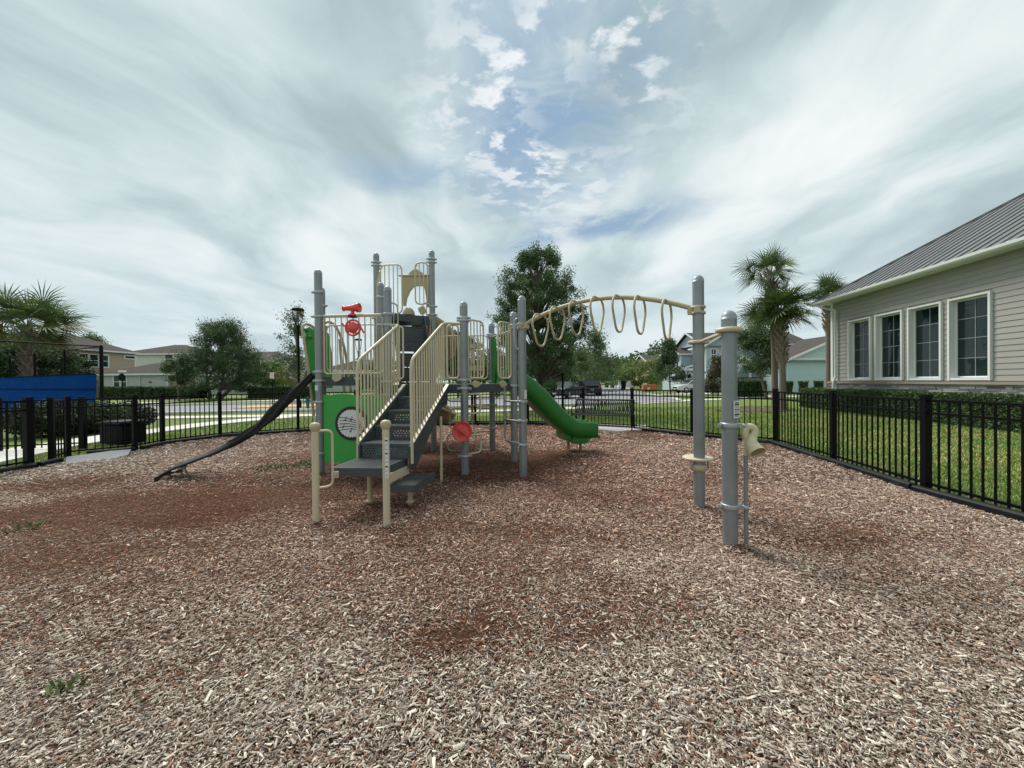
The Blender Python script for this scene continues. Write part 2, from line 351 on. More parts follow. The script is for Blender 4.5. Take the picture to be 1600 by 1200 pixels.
def quads_mesh(name, q, m, parent=None, tint=None, k=4):
    # q: (N,k,3) numpy, world coordinates
    N = q.shape[0]; me = bpy.data.meshes.new(name)
    if parent is not None:
        inv = np.array(MW[root_of(parent)].inverted()); q = q @ inv[:3, :3].T + inv[:3, 3]
    me.vertices.add(N*k); me.vertices.foreach_set('co', q.reshape(-1).astype(np.float32))
    me.loops.add(N*k); me.loops.foreach_set('vertex_index', np.arange(N*k, dtype=np.int32))
    me.polygons.add(N); me.polygons.foreach_set('loop_start', (np.arange(N)*k).astype(np.int32)); me.polygons.foreach_set('loop_total', np.full(N, k, dtype=np.int32))
    me.update(calc_edges=True)
    if tint is not None:
        at = me.attributes.new('tint', 'FLOAT_COLOR', 'CORNER'); c = np.ones((N, k, 4), np.float32); c[:, :, :3] = tint[:, None, :]
        at.data.foreach_set('color', c.reshape(-1))
    me.materials.append(m); o = bpy.data.objects.new(name, me); COL.objects.link(o)
    if parent is not None: o.parent = parent
    return o
def fillet(pts, r, closed=False, n=5):
    pts = [Vector(p) for p in pts]; out = []; m = len(pts)
    for i, p in enumerate(pts):
        if not closed and i in (0, m-1): out.append(p); continue
        a = pts[(i-1) % m]; b = pts[(i+1) % m]; da = (a-p); db = (b-p); ra = min(r, da.length*0.49, db.length*0.49)
        if da.normalized().dot(db.normalized()) < -0.999: out.append(p); continue
        A = p+da.normalized()*ra; B = p+db.normalized()*ra
        for k in range(n+1):
            t = k/n; out.append(A*(1-t)**2+p*2*t*(1-t)+B*t*t)
    return out
def catmull(pts, n=6):
    pts = [Vector(p) for p in pts]; q = [pts[0]*2-pts[1]]+pts+[pts[-1]*2-pts[-2]]; out = []
    for i in range(1, len(q)-2):
        for k in range(n):
            t = k/n; a, b, c, d = q[i-1:i+3]
            out.append(0.5*((2*b)+(c-a)*t+(2*a-5*b+4*c-d)*t*t+(-a+3*b-3*c+d)*t**3))
    out.append(pts[-1]); return out
def vnoise(x, y, seed=0):
    xi = np.floor(x).astype(np.int64); yi = np.floor(y).astype(np.int64); fx = x-xi; fy = y-yi; fx = fx*fx*(3-2*fx); fy = fy*fy*(3-2*fy)
    def h(a, b):
        n = (a*374761393+b*668265263+seed*1274126177) & 0x7fffffff; n = (n ^ (n >> 13))*1103515245 & 0x7fffffff; return ((n ^ (n >> 16)) & 0xffff)/65535.0
    return (h(xi, yi)*(1-fx)+h(xi+1, yi)*fx)*(1-fy)+(h(xi, yi+1)*(1-fx)+h(xi+1, yi+1)*fx)*fy
def fbm(x, y, seed=0, o=4):
    s = 0; a = 0.5; t = 0
    for i in range(o): s = s+a*vnoise(x*2**i, y*2**i, seed+i); t += a; a *= 0.5
    return s/t

# ================================================================== SETTING: ground, lawn, roads
FP = [G(px, py, 0.04).xy for px, py in ((45, 727), (81, 719.5), (106, 711), (211, 700.5), (254, 692), (344, 681), (466, 672.5), (556, 668), (647, 664.5), (738, 661.5), (825, 661.5), (912, 663.5), (988, 667.8), (1082, 678.5), (1212, 690.5), (1302, 717.5), (1447, 763))]
FP = [Vector((-9.0, 3.0)), Vector((-9.15, 4.9))]+FP+[Vector((5.36, 3.42)), Vector((5.06, 1.6)), Vector((4.75, -0.3))]
MZ = -0.02      # lawn level relative to the mulch
g = MB(); g.add([(-900, -400, MZ-0.03), (900, -400, MZ-0.03), (900, 1500, MZ-0.03), (-900, 1500, MZ-0.03)], [(0, 1, 2, 3)])
tag(g.build('ground', M_LAWN), kind='structure')
BUMP = [G(a, b).xy for a, b in ((501, 738), (726, 741), (803, 722), (816, 744), (769, 704), (679, 704), (1093, 790), (1141, 851), (1165, 855), (494, 815), (604, 822), (578, 785), (641, 786), (888, 703), (907, 704))]
def mulch_h(x, y):
    h = 0.045*(fbm(x*0.6, y*0.6, 5, 3)-0.5)+0.02*(fbm(x*3, y*3, 9, 2)-0.5)
    for i, b in enumerate(BUMP):
        d2 = (x-b[0]-0.03*math.sin(i*2.1))**2+(y-b[1])**2; h = h+0.035*np.exp(-d2/(0.13+0.03*math.sin(i))**2)*(0.7+0.6*vnoise(x*9, y*9, i))-0.02*np.exp(-d2/0.16)
    return h
cen = Vector((-1.5, 5.0))
poly = [p for p in FP]+[Vector((4.5, -2.0)), Vector((-9.0, -2.0))]
def inside(x, y, pg):
    c = np.zeros(x.shape, bool); n = len(pg)
    for i in range(n):
        x1, y1 = pg[i]; x2, y2 = pg[(i+1) % n]
        if y1 == y2: continue
        cond = ((y1 > y) != (y2 > y)) & (x < (x2-x1)*(y-y1)/(y2-y1)+x1); c ^= cond
    return c
# mulch bed as a gently uneven grid clipped to the fence line
xs = np.arange(-11, 8, 0.14); ys = np.arange(-2.2, 15, 0.14); GX, GY = np.meshgrid(xs, ys, indexing='ij')
ins = inside(GX, GY, poly); Z = mulch_h(GX, GY)
mb = MB(); mb.v = [(float(a), float(b), float(c)) for a, b, c in zip(GX.ravel(), GY.ravel(), Z.ravel())]; ny = len(ys)
for i in range(len(xs)-1):
    for j in range(ny-1):
        if ins[i, j] or ins[i+1, j] or ins[i, j+1] or ins[i+1, j+1]:
            mb.f.append((i*ny+j, (i+1)*ny+j, (i+1)*ny+j+1, i*ny+j+1)); mb.sm.append(True)
tag(mb.build('mulch_bed', M_MULCH), kind='structure')
def sheet(name, pts, z, m, th=0.0):
    b = MB()
    if th: b.prism(pts, z-th, z)
    else: b.add([(p[0], p[1], z) for p in pts], [tuple(range(len(pts)))])
    return tag(b.build(name, m), kind='structure')
def strip(cl, wd):
    cl = [Vector(p[:2]) for p in cl]; a = []; b = []
    for i, p in enumerate(cl):
        t = (cl[min(i+1, len(cl)-1)]-cl[max(i-1, 0)]).normalized(); n = Vector((-t.y, t.x)); a.append(p+n*wd/2); b.append(p-n*wd/2)
    return a+b[::-1]
def walk(name, cl, wd, z, m=M_WALK, th=0.04):
    b = MB(); cl = [Vector((p[0], p[1], 0)) for p in cl]; s = strip(cl, wd); n = len(cl)
    for i in range(n-1):
        b.prism([s[i], s[i+1], s[2*n-2-i], s[2*n-1-i]], z-th, z)
    return tag(b.build(name, m), kind='structure')
# near crossing road, then the street leading away
sheet('road', [(-90, 6), (-40, 16.2), (-17, 20.4), (3.2, 24.3), (9.3, 26.2), (11.6, 27.6), (12.6, 30.2), (14.4, 42), (21.5, 70), (30, 98), (36, 118), (60, 165), (54, 168), (28, 122), (15, 92), (8.5, 62), (4.0, 42), (0, 34), (-6, 31.5), (-17, 28.8), (-42, 24), (-90, 14)], MZ+0.006, M_ROAD)
walk('sidewalk', [(-9.6, 2.5), (-10.6, 7.0), (-11.6, 9.6), (-11.9, 12.1), (-11.7, 14.6), (-11.1, 16.2), (-10.2, 17.6)], 1.25, MZ+0.02)
walk('sidewalk', [(-60, 12.5), (-30, 16.1), (-19, 17.4), (-9, 18.4), (2, 20.6), (4.6, 22.4)], 1.2, MZ+0.016)
walk('sidewalk', [(8.2, 25.3), (10, 26.4), (13.4, 28.6), (17.5, 30.2), (21, 35), (27, 60), (38, 100)], 1.3, MZ+0.018)
walk('sidewalk', [(-70, 27.5), (-40, 31), (-20, 35), (-6, 38), (4, 47), (14, 90)], 1.4, MZ+0.016)
walk('sidewalk', [(20, 33.5), (26, 33), (40, 33)], 2.2, MZ+0.024)
walk('driveway', [(16, 38.5), (24, 45), (29, 50)], 3.4, MZ+0.028)
walk('kerb', [(-40, 15.9), (-17, 20.15), (3.2, 24.05), (9.3, 25.95), (11.9, 27.4), (12.9, 30.1), (14.7, 42)], 0.28, MZ+0.10, M_WALK, 0.12)
walk('kerb', [(-42, 24.3), (-17, 29.1), (-6, 31.8), (-0.3, 34.3)], 0.28, MZ+0.10, M_WALK, 0.12)
walk('painted_kerb', [(-17.5, 25.0), (-12, 26.0), (-7, 27.0)], 2.4, MZ+0.05, M_YEL, 0.04)
sheet('bench_pad', [(1.55, 12.35), (3.05, 11.0), (4.15, 11.55), (4.3, 12.4), (2.5, 13.05)], 0.05, M_CONC, 0.10)
# planting bed under the palms
sheet('planting_bed', [(6.8+5.0+1.5*math.cos(a)*1.1, 19.1+1.3*math.sin(a)) for a in [k*math.pi/8 for k in range(16)]], MZ+0.004, mat('bed_soil', (0.10, 0.075, 0.06), 0.95, 0, 0.3, 3, 0.8, 40))

# ------------------------------------------------------------------ wood chips
def rotm(ax, ay, az):
    cx, sx, cy, sy, cz, sz = np.cos(ax), np.sin(ax), np.cos(ay), np.sin(ay), np.cos(az), np.sin(az)
    M = np.empty((len(ax), 3, 3)); M[:, 0, 0] = cz*cy; M[:, 0, 1] = cz*sy*sx-sz*cx; M[:, 0, 2] = cz*sy*cx+sz*sx
    M[:, 1, 0] = sz*cy; M[:, 1, 1] = sz*sy*sx+cz*cx; M[:, 1, 2] = sz*sy*cx-cz*sx
    M[:, 2, 0] = -sy; M[:, 2, 1] = cy*sx; M[:, 2, 2] = cy*cx; return M
def brown_mask(x, y):
    b = 1.25*(fbm(x*0.55+3, y*0.8, 21, 4)-0.53)*3
    def bl(cx, cy, rx, ry, a, k): 
        ca, sa = math.cos(a), math.sin(a); dx = (x-cx)*ca+(y-cy)*sa; dy = -(x-cx)*sa+(y-cy)*ca
        return k*np.exp(-((dx/rx)**2+(dy/ry)**2))
    b = b+bl(-4.3, 4.5, 3.2, 0.80, 0.22, 1.35)+bl(-6.5, 5.8, 2.2, 0.5, 0.3, 0.7)+bl(-3.9, 3.4, 1.3, 0.38, 0.25, 0.95)+bl(-1.2, 7.0, 2.6, 1.6, 0, 1.1)+bl(-4.3, 6.2, 2.0, 0.7, 0, 0.9)+bl(1.6, 8.3, 1.3, 1.0, 0, 0.9)+bl(-0.4, 2.2, 0.35, 0.15, 0.5, 1.0)+bl(0.35, 4.4, 1.6, 0.9, 0, 0.45)
    b = b-0.75*np.clip((2.3-y)/1.0, 0, 1)-bl(4.8, 5.0, 2.0, 3.0, 0, 0.9)-bl(-7.5, 8.6, 2.4, 1.5, 0, 1.1)-bl(3.2, 10.5, 3.5, 1.6, 0, 0.35)
    return np.clip(b*0.55+0.32, 0, 1)
def chips():
    X = []; Y = []; SZ = []
    for y0, y1, dens, sz in ((1.15, 2.2, 14500, 0.76), (2.2, 3.5, 10000, 0.81), (3.5, 5.5, 5400, 0.94), (5.5, 9, 1700, 1.35), (9, 14, 640, 1.8)):
        hw = y1*1.42+0.3; n = int(dens*(y1-y0)*2*hw); x = RNG.uniform(-hw, hw, n); y = RNG.uniform(y0, y1, n)
        k = (np.abs(x) < y*1.42+0.3) & inside(x, y, poly); X.append(x[k]); Y.append(y[k]); SZ.append(np.full(k.sum(), sz))
    X = np.concatenate(X); Y = np.concatenate(Y); SZ = np.concatenate(SZ); n = len(X)
    bm = brown_mask(X, Y); keep = RNG.random(n) > 0.45*bm; X, Y, SZ, bm = X[keep], Y[keep], SZ[keep], bm[keep]; n = len(X)
    L = np.clip(RNG.lognormal(math.log(0.022), 0.48, n), 0.006, 0.075)*SZ*(1-0.30*bm); Wd = L*RNG.uniform(0.16, 0.42, n); T = 0.0028*SZ*RNG.uniform(0.5, 1.6, n)
    tx = RNG.uniform(0.15, 1.0, n); tx2 = RNG.uniform(0.15, 1.0, n)
    b = np.zeros((n, 8, 3)); i = 0
    for sx in (-1, 1):
        for sy in (-1, 1):
            for szz in (0, 1):
                f = (tx if sx > 0 else tx2)*(0.82 if szz else 1)
                b[:, i, 0] = sx*L/2*(0.9 if szz else 1); b[:, i, 1] = sy*Wd/2*f; b[:, i, 2] = (szz-0.5)*T; i += 1
    M = rotm(RNG.normal(0, 0.27, n), RNG.normal(0, 0.20, n), RNG.uniform(0, 6.283, n)); b = np.einsum('nij,nkj->nki', M, b)
    b[:, :, 0] += X[:, None]; b[:, :, 1] += Y[:, None]; b[:, :, 2] += (mulch_h(X, Y)+RNG.uniform(0.001, 0.020, n)*SZ)[:, None]
    quad = np.array([(1, 5, 7, 3), (0, 4, 5, 1), (2, 3, 7, 6), (0, 1, 3, 2), (4, 6, 7, 5)])
    me = bpy.data.meshes.new('wood_chips'); me.vertices.add(n*8); me.vertices.foreach_set('co', b.reshape(-1).astype(np.float32))
    idx = (np.arange(n)[:, None, None]*8+quad[None]).reshape(-1).astype(np.int32); nf = n*5
    me.loops.add(nf*4); me.loops.foreach_set('vertex_index', idx); me.polygons.add(nf)
    me.polygons.foreach_set('loop_start', (np.arange(nf)*4).astype(np.int32)); me.polygons.foreach_set('loop_total', np.full(nf, 4, np.int32)); me.update(calc_edges=True)
    grey = np.array([(0.50, 0.435, 0.37), (0.34, 0.285, 0.235), (0.68, 0.61, 0.52), (0.16, 0.12, 0.095), (0.43, 0.345, 0.275), (0.74, 0.67, 0.56), (0.24, 0.165, 0.12)])
    brn = np.array([(0.235, 0.105, 0.058), (0.32, 0.155, 0.09), (0.13, 0.056, 0.032), (0.44, 0.25, 0.155), (0.23, 0.115, 0.068), (0.66, 0.48, 0.34), (0.26, 0.12, 0.068)])
    pg = grey[RNG.choice(7, n, p=[.2, .17, .13, .2, .14, .05, .11])]; pb = brn[RNG.choice(7, n, p=[.2, .2, .17, .14, .14, .05, .10])]
    isb = (RNG.random(n) < (0.06+0.95*bm*bm+0.15*bm))[:, None]; c = np.where(isb, pb, pg)*RNG.uniform(0.7, 1.3, n)[:, None]*(1-0.25*bm[:, None])
    # chips weather towards pink-brown with distance from the bare grey front
    k = np.clip((Y-1.8)/3.0, 0, 1)[:, None]*0.75; k = k*np.clip(1.3-np.abs(X-(-0.5))[:, None]/6.5, 0.15, 1); c = c*(1-k)+c*np.array((1.22, 0.88, 0.79))*k
    a = np.ones((n, 4), np.float32); a[:, :3] = np.clip(c, 0, 1); at = me.attributes.new('tint', 'FLOAT_COLOR', 'POINT')
    at.data.foreach_set('color', np.repeat(a, 8, axis=0).reshape(-1))
    me.materials.append(M_CHIP); o = bpy.data.objects.new('wood_chips', me); COL.objects.link(o); tag(o, 'loose grey and brown wood chips covering the playground floor', 'wood chips', kind='stuff')
    print('chips', n)
chips()
# ------------------------------------------------------------------ grass blades on the lawn beside the fence, weeds in the mulch
def blades(name, regions, hgt, label, tints, kind='stuff', wd=0.007):
    Q = []; C = []
    for x0, x1, y0, y1, dens, test in regions:
        n = int((x1-x0)*(y1-y0)*dens); x = RNG.uniform(x0, x1, n); y = RNG.uniform(y0, y1, n); k = test(x, y); x = x[k]; y = y[k]; n = len(x)
        a = RNG.uniform(0, 6.283, n); h = hgt*RNG.uniform(0.5, 1.3, n); w_ = wd*RNG.uniform(0.7, 1.4, n)*(1+y*0.05); lx = RNG.normal(0, 0.45, n)*h; ly = RNG.normal(0, 0.45, n)*h
        q = np.zeros((n, 4, 3)); dx = np.cos(a)*w_; dy = np.sin(a)*w_
        q[:, 0] = np.stack([x-dx, y-dy, np.full(n, MZ-0.03)], 1); q[:, 1] = np.stack([x+dx, y+dy, np.full(n, MZ-0.03)], 1)
        q[:, 2] = np.stack([x+lx+dx*.25, y+ly+dy*.25, h+MZ-0.03], 1); q[:, 3] = np.stack([x+lx-dx*.25, y+ly-dy*.25, h+MZ-0.03], 1)
        t = np.array(tints)[RNG.integers(0, len(tints), n)]*RNG.uniform(0.8, 1.2, n)[:, None]
        dry = (fbm(x*0.7, y*0.7, 33, 3) > 0.52)[:, None]; t = np.where(dry & (RNG.random(n) < 0.5)[:, None], t*np.array((1.7, 1.25, 1.5)), t)
        Q.append(q); C.append(t)
    return tag(quads_mesh(name, np.concatenate(Q), M_BLADE, tint=np.concatenate(C)), label, 'grass', kind=kind)
out = lambda x, y: ~inside(x, y, poly)
GT = [(0.20, 0.33, 0.07), (0.26, 0.38, 0.09), (0.32, 0.37, 0.12), (0.16, 0.27, 0.06), (0.42, 0.40, 0.19)]
walkp = [Vector((-9, 2)), Vector((-10.0, 2.3)), Vector((-11.0, 7)), Vector((-12.2, 9.6)), Vector((-12.6, 12.1)), Vector((-12.4, 15)), Vector((-11, 17.2)), Vector((-10.3, 16)), Vector((-10.9, 14.5)), Vector((-11.2, 12.1)), Vector((-11, 9.6)), Vector((-9.9, 7))]
blades('lawn_grass', [(4.8, 9.5, 1.6, 7, 3200, out), (5.5, 14.5, 7, 14, 1100, out), (-11, 13.5, 12, 17.3, 300, lambda x, y: out(x, y) & ~inside(x, y, walkp)), (-11.2, -8.9, 6, 12, 700, lambda x, y: out(x, y) & ~inside(x, y, walkp)), (6, 15, 14, 22, 250, out)], 0.038, 'mown green grass with dry patches outside the black fence', GT)
def weed(px, py, r, n, label):
    c = G(px, py); x = c.x+RNG.normal(0, r, n); y = c.y+RNG.normal(0, r*0.8, n); q = np.zeros((n, 4, 3)); a = RNG.uniform(0, 6.283, n); h = RNG.uniform(0.02, 0.055, n); dx = np.cos(a)*0.006; dy = np.sin(a)*0.006
    lx = RNG.normal(0, 0.03, n); ly = RNG.normal(0, 0.03, n)
    q[:, 0] = np.stack([x-dx, y-dy, h*0], 1); q[:, 1] = np.stack([x+dx, y+dy, h*0], 1); q[:, 2] = np.stack([x+lx+dx, y+ly+dy, h], 1); q[:, 3] = np.stack([x+lx-dx, y+ly-dy, h], 1)
    t = np.array([(0.13, 0.17, 0.06)])*RNG.uniform(0.6, 1.3, n)[:, None]; tag(quads_mesh('weed_patch', q, M_BLADE, tint=t), label, 'weeds', kind='stuff')
weed(430, 731, 0.2, 260, 'thin green weeds in the mulch below the black twisted belt')
weed(478, 726, 0.14, 160, 'thin green weeds beside the leftmost grey post')
weed(43, 826, 0.07, 60, 'small weed tuft in the dark brown mulch at the left edge')
weed(97, 1083, 0.03, 35, 'tiny weed tuft in the grey chips at the bottom left')
weed(1185, 696, 0.12, 90, 'weeds by the black border behind the tan talk tube')

# ================================================================== PLAY STRUCTURE
PS = thing('play_structure', 'large playground climbing structure with grey posts, tan rails, green slide and hanging ring climber', 'play structure', (-1.2, 6.6, 0))
def post(x, y, top, r=0.0635, label=None):
    b = MB(); zc = top-r*1.15
    b.lathe((x, y, -0.05), [(r, 0), (r, zc+0.05)], 24)
    o = b.build('post', M_POST, PS)
    if label: o['label'] = label
    c = MB(); pr = [(r*1.03, -0.012), (r*1.03, 0.0)]+[(r*1.03*math.cos(a), r*1.15*math.sin(a)) for a in [k*math.pi/2/7 for k in range(8)]]
    c.lathe((x, y, zc), pr, 24); c.build('post_cap', M_CAP, o); return o
def clamp(x, y, z, r=0.0635, ang=0.0, post_o=None, m=None):
    b = MB(); b.lathe((x, y, z-0.021), [(r, 0), (r+0.012, 0.0), (r+0.014, 0.006), (r+0.014, 0.036), (r+0.012, 0.042), (r, 0.042)], 24)
    for s in (0, math.pi):
        dx, dy = math.cos(ang+s), math.sin(ang+s)
        b.box((x+dx*(r+0.028), y+dy*(r+0.028), z), (0.045, 0.014, 0.034), (dx, dy, 0))
        b.lathe((x+dx*(r+0.032)-dy*(-0.018), y+dy*(r+0.032)+dx*(-0.018), z), [(0.0, 0), (0.011, 0), (0.011, 0.036), (0, 0.036)], 8, (-dy, dx, 0))
    return b.build('clamp', m or M_CLAMP, post_o or PS)
p1 = G(501, 738); p2x, p2y = -2.03, 6.35
P1 = (p1.x, p1.y); P2 = (-2.04, 6.36); F_ = (-0.77, 6.22); H_ = (0.035, 7.15); I_ = (0.165, 6.06); G_ = (-0.435, 8.35); E_ = (-1.72, 8.38); D_ = (-2.50, 7.38); C_ = (-2.94, 8.42)
P3 = (-3.69, 7.5); J_ = (G(1093, 790).x, G(1093, 790).y); K_ = (G(1141, 851).x, G(1141, 851).y)
def ztop(px, py, Y): return P(px, py, Y).z
posts = {}
for k, (xy, px, py) in {'P1': (P1, 494, 421), 'P2': (P2, 604, 447), 'F': (F_, 722, 471), 'H': (H_, 800, 487), 'I': (I_, 814, 462), 'G': (G_, 766, 504), 'E': (E_, 677, 391), 'D': (D_, 597, 441), 'C': (C_, 591, 395), 'P3': (P3, 505, 449), 'J': (J_, 1092, 430), 'K': (K_, 1140, 485)}.items():
    posts[k] = post(xy[0], xy[1], ztop(px, py, xy[1]))
XY = dict(P1=P1, P2=P2, F=F_, H=H_, I=I_, G=G_, E=E_, D=D_, C=C_, P3=P3, J=J_, K=K_)
def cl(k, zs, ang=0.0):
    for z in zs: clamp(XY[k][0], XY[k][1], z, ang=ang, post_o=posts[k])
def zp(k, py): return P(800, py, XY[k][1]).z   # approximate height from a pixel row
def zpx(k, px, py): return P(px, py, XY[k][1]).z
cl('P1', [zpx('P1', 494, 457), zpx('P1', 494, 495), zpx('P1', 497, 581), zpx('P1', 497, 595), zpx('P1', 499, 628), zpx('P1', 500, 708)])
cl('P2', [zpx('P2', 604, 491), zpx('P2', 604, 508), 1.52, 1.30, 0.4], 0.1)
cl('F', [zpx('F', 722, 497), zpx('F', 722, 501), zpx('F', 724, 594), zpx('F', 724, 607), 0.30])
cl('H', [zpx('H', 800, 509), zpx('H', 800, 513), zpx('H', 800, 603), 0.35], -0.6)
cl('I', [zpx('I', 814, 508), zpx('I', 814, 514), 1.18, 0.88, 0.5], 0.9)
cl('G', [zpx('G', 766, 523), zpx('G', 766, 526), 1.5, 1.0, 0.5]); cl('E', [zpx('E', 677, 405), zpx('E', 677, 410), zpx('E', 677, 479), zpx('E', 677, 492)], 0.2)
cl('C', [zpx('C', 591, 410), zpx('C', 591, 415), zpx('C', 591, 497)]); cl('D', [zpx('D', 597, 465), 2.6]); cl('P3', [zpx('P3', 505, 478), 2.6])
cl('K', [zpx('K', 1140, 664), zpx('K', 1140, 790)], 0.15)
ZD = 1.46; ZL = 1.60; ZU = 2.88
def deck(name, pts, z, parent=None):
    b = MB(); cx = sum(p[0] for p in pts)/len(pts); cy = sum(p[1] for p in pts)/len(pts)
    q = [(cx+(p[0]-cx)*0.97, cy+(p[1]-cy)*0.97) for p in pts]; b.prism(q, z-0.05, z)
    for i in range(len(q)):
        a = V(*q[i], 0); c = V(*q[(i+1) % len(q)], 0); b.beam(a+V(0, 0, z-0.085), c+V(0, 0, z-0.085), 0.03, 0.12)
    return b.build(name, M_DECK, PS)
deck('deck', [P2, F_, H_, G_, E_, D_], ZD)['label'] = 'dark grey hexagonal main deck'
deck('deck', [P1, P2, D_, P3], ZL)['label'] = 'dark grey left deck beside the green panel'
deck('deck', [D_, E_, C_], ZU)['label'] = 'dark grey uppermost small deck'
# ---- railings
def V3(xy, z): return Vector((xy[0], xy[1], z))
def barrier(a, b, z0, z1, inset0=0.09, inset1=0.09, gap=0.085, r=0.0125, cr=0.10, name='barrier', parent=None, stub=True, topz=None):
    a = Vector((a[0], a[1], 0)); b = Vector((b[0], b[1], 0)); d = (b-a); L = d.length; d.normalize(); A = a+d*inset0; B = b-d*inset1
    m = MB(); loop = fillet([A+V(0, 0, z0), B+V(0, 0, z0), B+V(0, 0, z1), A+V(0, 0, z1)], cr, True, 6); m.tube(loop, r*1.15, 8, True)
    LL = (B-A).length; n = max(1, int(round(LL/gap)))
    for k in range(1, n):
        p = A+d*(LL*k/n); e = min(k, n-k)*LL/n; dz = 0.0 if e > cr else cr*(1-math.sqrt(max(0, 1-(1-e/cr)**2)))*0.6
        m.tube([p+V(0, 0, z0+dz), p+V(0, 0, z1-dz)], r*0.8, 6, caps=False)
    if stub:
        for z in (z0+(z1-z0)*0.93, ): 
            if inset0 < 0.15: m.tube([a+V(0, 0, z)+d*0.05, A+V(0, 0, z)], r, 6)
            if inset1 < 0.15: m.tube([b+V(0, 0, z)-d*0.05, B+V(0, 0, z)], r, 6)
    return m.build(name, M_TAN, parent or PS)
# front rail of the left deck
zt = zpx('P1', 500, 494); zb = zpx('P1', 510, 584)
m = MB(); a = V3(P1, zt); b = V3(P2, zt); m.tube([a, b], 0.018, 10); m.build('top_rail', M_TAN, PS)
barrier(P1, P2, zb, zt-0.02, gap=0.098, cr=0.06)
barrier(P3, D_, ZL+0.12, 2.62, gap=0.11, cr=0.12)
barrier(P1, P3, ZL+0.1, 2.62, gap=0.12)
# gates of the main deck
fd = (Vector(H_)-Vector(F_)).normalized()
def sub(a, b, t): return (a[0]+(b[0]-a[0])*t, a[1]+(b[1]-a[1])*t)
barrier(F_, sub(F_, H_, 0.36), ZD+0.10, zpx('F', 722, 498), 0.08, 0.0, 0.075, 0.0135, 0.10)
barrier(sub(F_, H_, 0.66), H_, ZD+0.10, zpx('H', 800, 506), 0.0, 0.08, 0.07, 0.0135, 0.10)
barrier(G_, E_, ZD+0.10, 2.50, gap=0.10)
m = MB(); dv = (Vector(E_)-Vector(G_)); 
for tt in (0.18, 0.32, 0.46): m.box(V3(sub(G_, E_, tt), 2.28), (0.13, 0.02, 0.10), V(dv.x, dv.y, 0)); m.box(V3(sub(G_, E_, tt), 1.80), (0.15, 0.02, 0.12), V(dv.x, dv.y, 0)); m.box(V3(sub(G_, E_, tt), 2.04), (0.07, 0.02, 0.30), V(dv.x, dv.y, 0))
m.build('play_tiles', M_TANP, PS)
# entry stubs by the stairs
barrier(sub(F_, P2, 0.05), sub(F_, P2, 0.22), ZD+0.1, 2.42, 0.03, 0.0, 0.09, 0.0135, 0.06, stub=False)
barrier(sub(P2, F_, 0.05), sub(P2, F_, 0.20), ZD+0.1, 2.42, 0.03, 0.0, 0.09, 0.0135, 0.06, stub=False)
# plaques
def blob(w_, h_, lob=0.25):
    pts = []
    for k in range(28):
        a = 2*math.pi*k/28; c, s = math.cos(a), math.sin(a); e = 1+0.12*math.cos(4*a+0.6)+0.06*math.cos(7*a)
        pts.append((w_/2*e*math.copysign(abs(c)**0.75, c), h_/2*e*math.copysign(abs(s)**0.75, s)))
    return pts
def plaque(px, py, Y, w_, h_, ax=(1, 0, 0)):
    m = MB(); m.plate(P(px, py, Y), ax, (0, 0, 1), blob(w_, h_), 0.02); m.build('plaque', M_TANP, PS)
plaque(744, 600, 6.30, 0.17, 0.10, (fd.x, fd.y, 0)); plaque(786, 600, 6.85, 0.17, 0.11, (fd.x, fd.y, 0)); plaque(526, 591, 6.38, 0.15, 0.10, (1, -0.1, 0)); plaque(558, 591, 6.36, 0.10, 0.06, (1, -0.1, 0))
# tan gear panels behind the stair rail
def gearpanel(a, b, z0, z1):
    a = Vector((a[0], a[1], 0)); b = Vector((b[0], b[1], 0)); d = (b-a).normalized(); m = MB(); L = (b-a).length
    for zz_ in (z0+0.08, z1-0.08): m.beam(a+V(0, 0, zz_), b+V(0, 0, zz_), 0.02, 0.10)
    for t in (0.05, 0.32, 0.62, 0.92): m.beam(a+d*L*t+V(0, 0, z0), a+d*L*t+V(0, 0, z1), 0.02, 0.07)
    for t, zc, r in ((0.3, 0.35, 0.15), (0.68, 0.6, 0.17)):
        c = a+d*L*t+V(0, 0, z0+(z1-z0)*zc); pts = [((r+0.02*(k % 2))*math.cos(k*math.pi/12), (r+0.02*(k % 2))*math.sin(k*math.pi/12)) for k in range(24)]
        m.plate(c+V(0, -0.02, 0), d, (0, 0, 1), pts, 0.03)
    m.build('gear_panel', M_TANP, PS)
gearpanel(sub(P2, D_, 0.12), sub(P2, D_, 0.9), ZL-0.05, ZL+0.75)
gearpanel(sub(D_, E_, 0.62), sub(D_, E_, 0.98), 1.6, 2.3)
# upper deck rails
barrier(C_, sub(C_, E_, 0.46), ZU+0.12, zpx('C', 600, 414), 0.09, 0.0, 0.09, 0.0135, 0.14)
barrier(sub(C_, E_, 0.70), E_, ZU+0.32, zpx('E', 670, 410), 0.0, 0.09, 0.09, 0.0135, 0.12)
barrier(D_, C_, ZU+0.12, zpx('D', 600, 420), gap=0.11)
barrier(sub(D_, E_, 0.05), sub(D_, E_, 0.3), ZU-0.6, zpx('D', 630, 470), 0.03, 0.0, 0.1, 0.0135, 0.10, stub=False)
barrier(sub(D_, E_, 0.80), sub(D_, E_, 0.97), ZU-0.95, zpx('E', 660, 476), 0.0, 0.02, 0.09, 0.0135, 0.06, stub=False)
plaque(660, 485, 8.15, 0.20, 0.16, (0.58, 0.81, 0))
